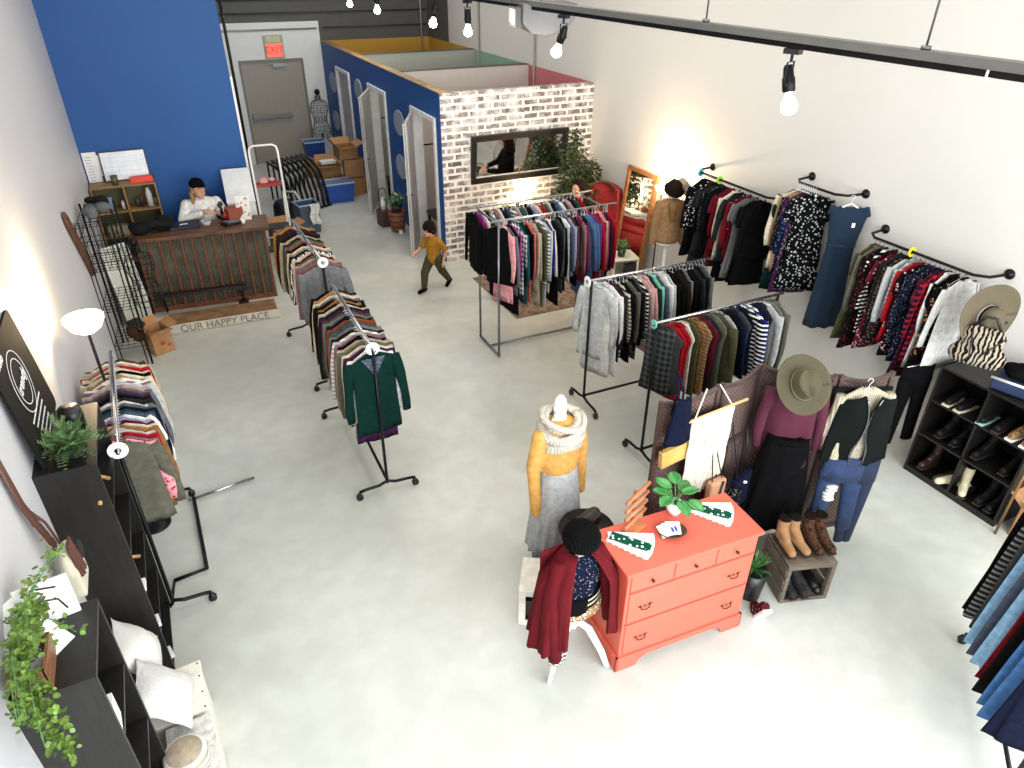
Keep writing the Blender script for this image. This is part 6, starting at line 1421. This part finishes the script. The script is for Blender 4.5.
text('lettering','FASHION',.045,chk,g,(-.02,-.003,.525),(R(90),0,0)) if False else None
text('lettering','hello',.07,chk,g,(-.2,-.003,.59),(R(90),R(0),0),shear=.3)
tl = MB()
for k in range(5):
    x = -.2+.03*k
    for q in range(9-k): w = .02+.022*((q*7+k*3)%3)/2; tl.bb((x,-.003,.2-k*.042),(x+w,-.001,.21-k*.042)); x += w+.009
tl.build('chalk_lines', chk, g)
# plant on the tall shelf
g = thing('potted_plant', 'bushy green fern in a black box on the tall bookshelf', 'plant', (-.82,3.84,1.832))
MB().bb((-.07,-.08,0),(.07,.08,.05)).build('planter', black_plastic, g, bevel=.004)
rnd = random.Random(77); mb = MB(); mb2 = MB()
for q in range(110):
    a = rnd.random()*6.28; e = rnd.uniform(-.1,1.3); L = rnd.uniform(.1,.17); d = Vector((math.cos(a)*math.cos(e),math.sin(a)*math.cos(e),math.sin(e)))
    p0 = Vector((rnd.uniform(-.05,.05),rnd.uniform(-.07,.07),.06))
    for k in range(7):
        t = (k+1)/7; p = p0+d*L*t-Vector((0,0,.04*t*t)); s_ = d.cross(Vector((0,0,1))).normalized(); w = .022*(1-.5*t)
        for s in (-1,1):
            q1 = p+s_*s*w+d*.018+Vector((0,0,.006)); mb.add([p-d*.005,p+d*.012,q1],[(0,1,2)]) ; mb.add([p+d*.012,q1+d*.004,q1,],[(0,1,2)])
mb.build('foliage', mat('fern_green',(96,126,78),.6,var=.35,scale=30), g)
prop('candle_jar', MB().lathe([(.0001,0),(.06,0),(.065,.06),(.055,.11),(.0001,.11)]), black_plastic, 'black round jar between the chalkboard and the fern', 'jar', (-.82,4.14,1.832), 0, True)
# handbag hung on the wall
brown = mat('brown_strap_leather',(84,50,42),.5)
g = thing('fringed_handbag', 'cowhide fringed bag hanging from the left wall by a long brown strap', 'handbag', (-.965,3.25,1.74), 0)
MB().tube([(-.02,.0,.6),(-.01,.03,.2),(.03,.08,-.12)],.034,8,.3,up=(0,1,0)).tube([(-.01,.03,.2),(.02,.13,0.0),(.05,.1,-.14)],.012,8,.4,up=(0,1,0)).build('strap', brown, g, True)
MB().ball((.0,.06,.06),.02,10,8).tube([(.0,.04,-.03),(.03,.08,-.05)],.008,6).build('buckle', mat('gold_buckle',(196,150,80),.3,.8), g, True)
flesh(MB().ball((.06,.09,-.26),(.045,.12,.13)).bb((.03,-.02,-.42),(.1,.2,-.25)), 'bag_body', mat('cowhide',(206,198,176),.8,var=.1), g, .012)
mb = MB()
for q in range(36): 
    y = .02+.09*rnd.random(); mb.tube([(.09,y,-.1-.04*rnd.random()),(.1+.02*rnd.random(),y+rnd.uniform(-.02,.01),-.3)],.007,5)
mb.build('tassel', brown, g)
MB().ball((.105,.16,-.24),(.012,.05,.06),10,8).build('dark_patch', mat('hide_black',(30,24,22),.9), g, True)
# lettered sign board on the shorter shelf
g = thing('lettered_sign', 'white lettered board lying behind the trailing plant on the shorter bookshelf', 'sign', (-.86,2.44,1.755), R(48), None, R(-58))
MB().bb((-.12,0,0),(.12,.012,.3)).build('board', white_paint, g)
for k, s_ in enumerate(('bless this','SHOP','& all who','enter')): text('lettering',s_,.045,mat('sign_black',(50,50,50),.8),g,(0,-.001,.24-.06*k),(R(90),0,0))
g = thing('print_board', 'white print with black scribble upright on the far end of the shorter bookshelf', 'sign', (-.86,2.66,1.752), R(8), None, R(-8))
MB().bb((-.1,0,0),(.1,.012,.2)).build('board', white_paint, g); MB().tube([(-.05,-.004,.17),(.0,-.004,.15),(-.03,-.004,.12),(.04,-.004,.1),(.06,-.004,.04)],.004,5).tube([(-.02,-.004,.18),(.05,-.004,.16)],.004,5).build('scribble', black_plastic, g)
g = thing('wooden_box', 'brown wooden crate with trailing plant at the left frame edge', 'crate', (-.91,2.4,1.752), R(0))
for s in (-1,1): MB().bb((s*.06-.006,-.1,0),(s*.06+.006,.1,.1)).build('side_slat', wood('warm_crate_wood',(132,92,58),(98,64,40)), g)
MB().bb((-.06,-.1,0),(.06,-.088,.1)).bb((-.06,.088,0),(.06,.1,.1)).bb((-.06,-.088,0),(.06,.088,.01)).build('end_slat', MC['warm_crate_wood'], g)
g = thing('trailing_plant', 'bright green trailing plant spilling down over the shorter bookshelf', 'plant', (-.92,2.42,1.77))
mb = MB(); st = MB()
for q in range(30):
    a = rnd.uniform(-2.2,2.2); L = rnd.uniform(.15,.36); p = Vector((rnd.uniform(-.03,.03),rnd.uniform(-.03,.06),.1)); d = Vector((abs(math.cos(a))*.12,math.sin(a)*.9,rnd.uniform(.4,1.2))).normalized(); pts_ = [p.copy()]
    for k in range(9):
        d = (d+Vector((.0,0,-.2))).normalized(); p = p+d*L/7; pts_.append(p.copy())
        if p.x < -.05: p.x = -.05
        leafy(mb, p, (.025,.03,.025), 4, .024, rnd, 0, .8)
    st.tube(pts_,.0018,4)
p = Vector((.06,-.03,.1))
for v_ in range(5):
    p = Vector((-.02+.02*v_,-.08-.02*v_,.1)); d = Vector((.25,-.6,.2))
    for k in range(10):
        d = (d+Vector((-.02,.0,-.25))).normalized(); p = p+d*.035; leafy(mb, p, (.02,.02,.02), 5, .026, rnd, .3, .8)
mb.build('foliage', limeleaf, g); st.build('stems', leafgreen, g)
# ================================================================ CUSHIONS, CRATES, POUF
def cushion(lab, loc, rot, s=.44, t=.13, m_=None, group=None):
    mb = MB(); n_ = 16
    for sgn in (1,-1):
        mb.sheet(lambda u,v: ((u-.5)*s*(1-.1*math.sin(math.pi*v)+.0), (v-.5)*s*(1-.1*math.sin(math.pi*u)), sgn*t*.5*(math.sin(math.pi*u)*math.sin(math.pi*v))**.6+.004*math.sin(u*17+v*9)), n_, n_)
    o = mb.build('cushion', m_ or fabric('white'), None, True); o.location = loc; o.rotation_euler = rot; return tag(o, lab, 'cushion', group)
cushion('white cushion leaning against the shorter bookshelf, the farther one', (-.8,3.42,.63), (R(8),R(58),R(10)), .36, .2, mat('white_cushion',(206,204,198),.95,bump=.2,spec=.1), 'white cushions on the crate')
cushion('fluffy white cushion lying nearer on the white crate', (-.68,3.08,.58), (R(0),R(46),R(-6)), .38, .2, mat('fluffy_white',(204,202,198),.95,bump=.6,bscale=50,spec=.1), 'white cushions on the crate')
g = thing('white_crate', 'low distressed white crate under the cushions', 'crate', (-.7,3.18,0), R(3))
MB().bb((-.2,-.17,0),(.2,.18,.39)).build('body', dist, g); MB().bb((-.21,-.18,.39),(.21,.19,.415)).build('lid_board', dist, g, bevel=.003)
nl = MB(); [nl.ball((x_,y_,.416),(.006,.006,.002),8,5) for x_ in (-.19,.19) for y_ in (-.16,-.05,.07,.17)]; nl.build('nail_heads', brass, g)
g = thing('white_crate', 'slatted peeling white crate in front of the low one at the frame bottom', 'crate', (-.59,2.76,0), R(2))
for k in range(3): MB().bb((-.115,-.2,.01+k*.13),(.115,.2,.135+k*.13)).build('side_slat', dist, g, bevel=.003)
MB().bb((-.125,-.21,.4),(.125,.21,.42)).build('lid_board', mat('peeling_paint',(206,204,198),.7,var=.3,scale=30), g, bevel=.003)
g = thing('round_pouf', 'round striped beige pouf at the bottom left of the frame', 'pouf', (-.61,2.68,.42))
MB().lathe([(.0001,0),(.08,0),(.11,.03),(.12,.08),(.11,.13),(.08,.155),(.0001,.16)],(0,0,0),28).build('cushion_body', fabric('beige','stripe'), g, True)
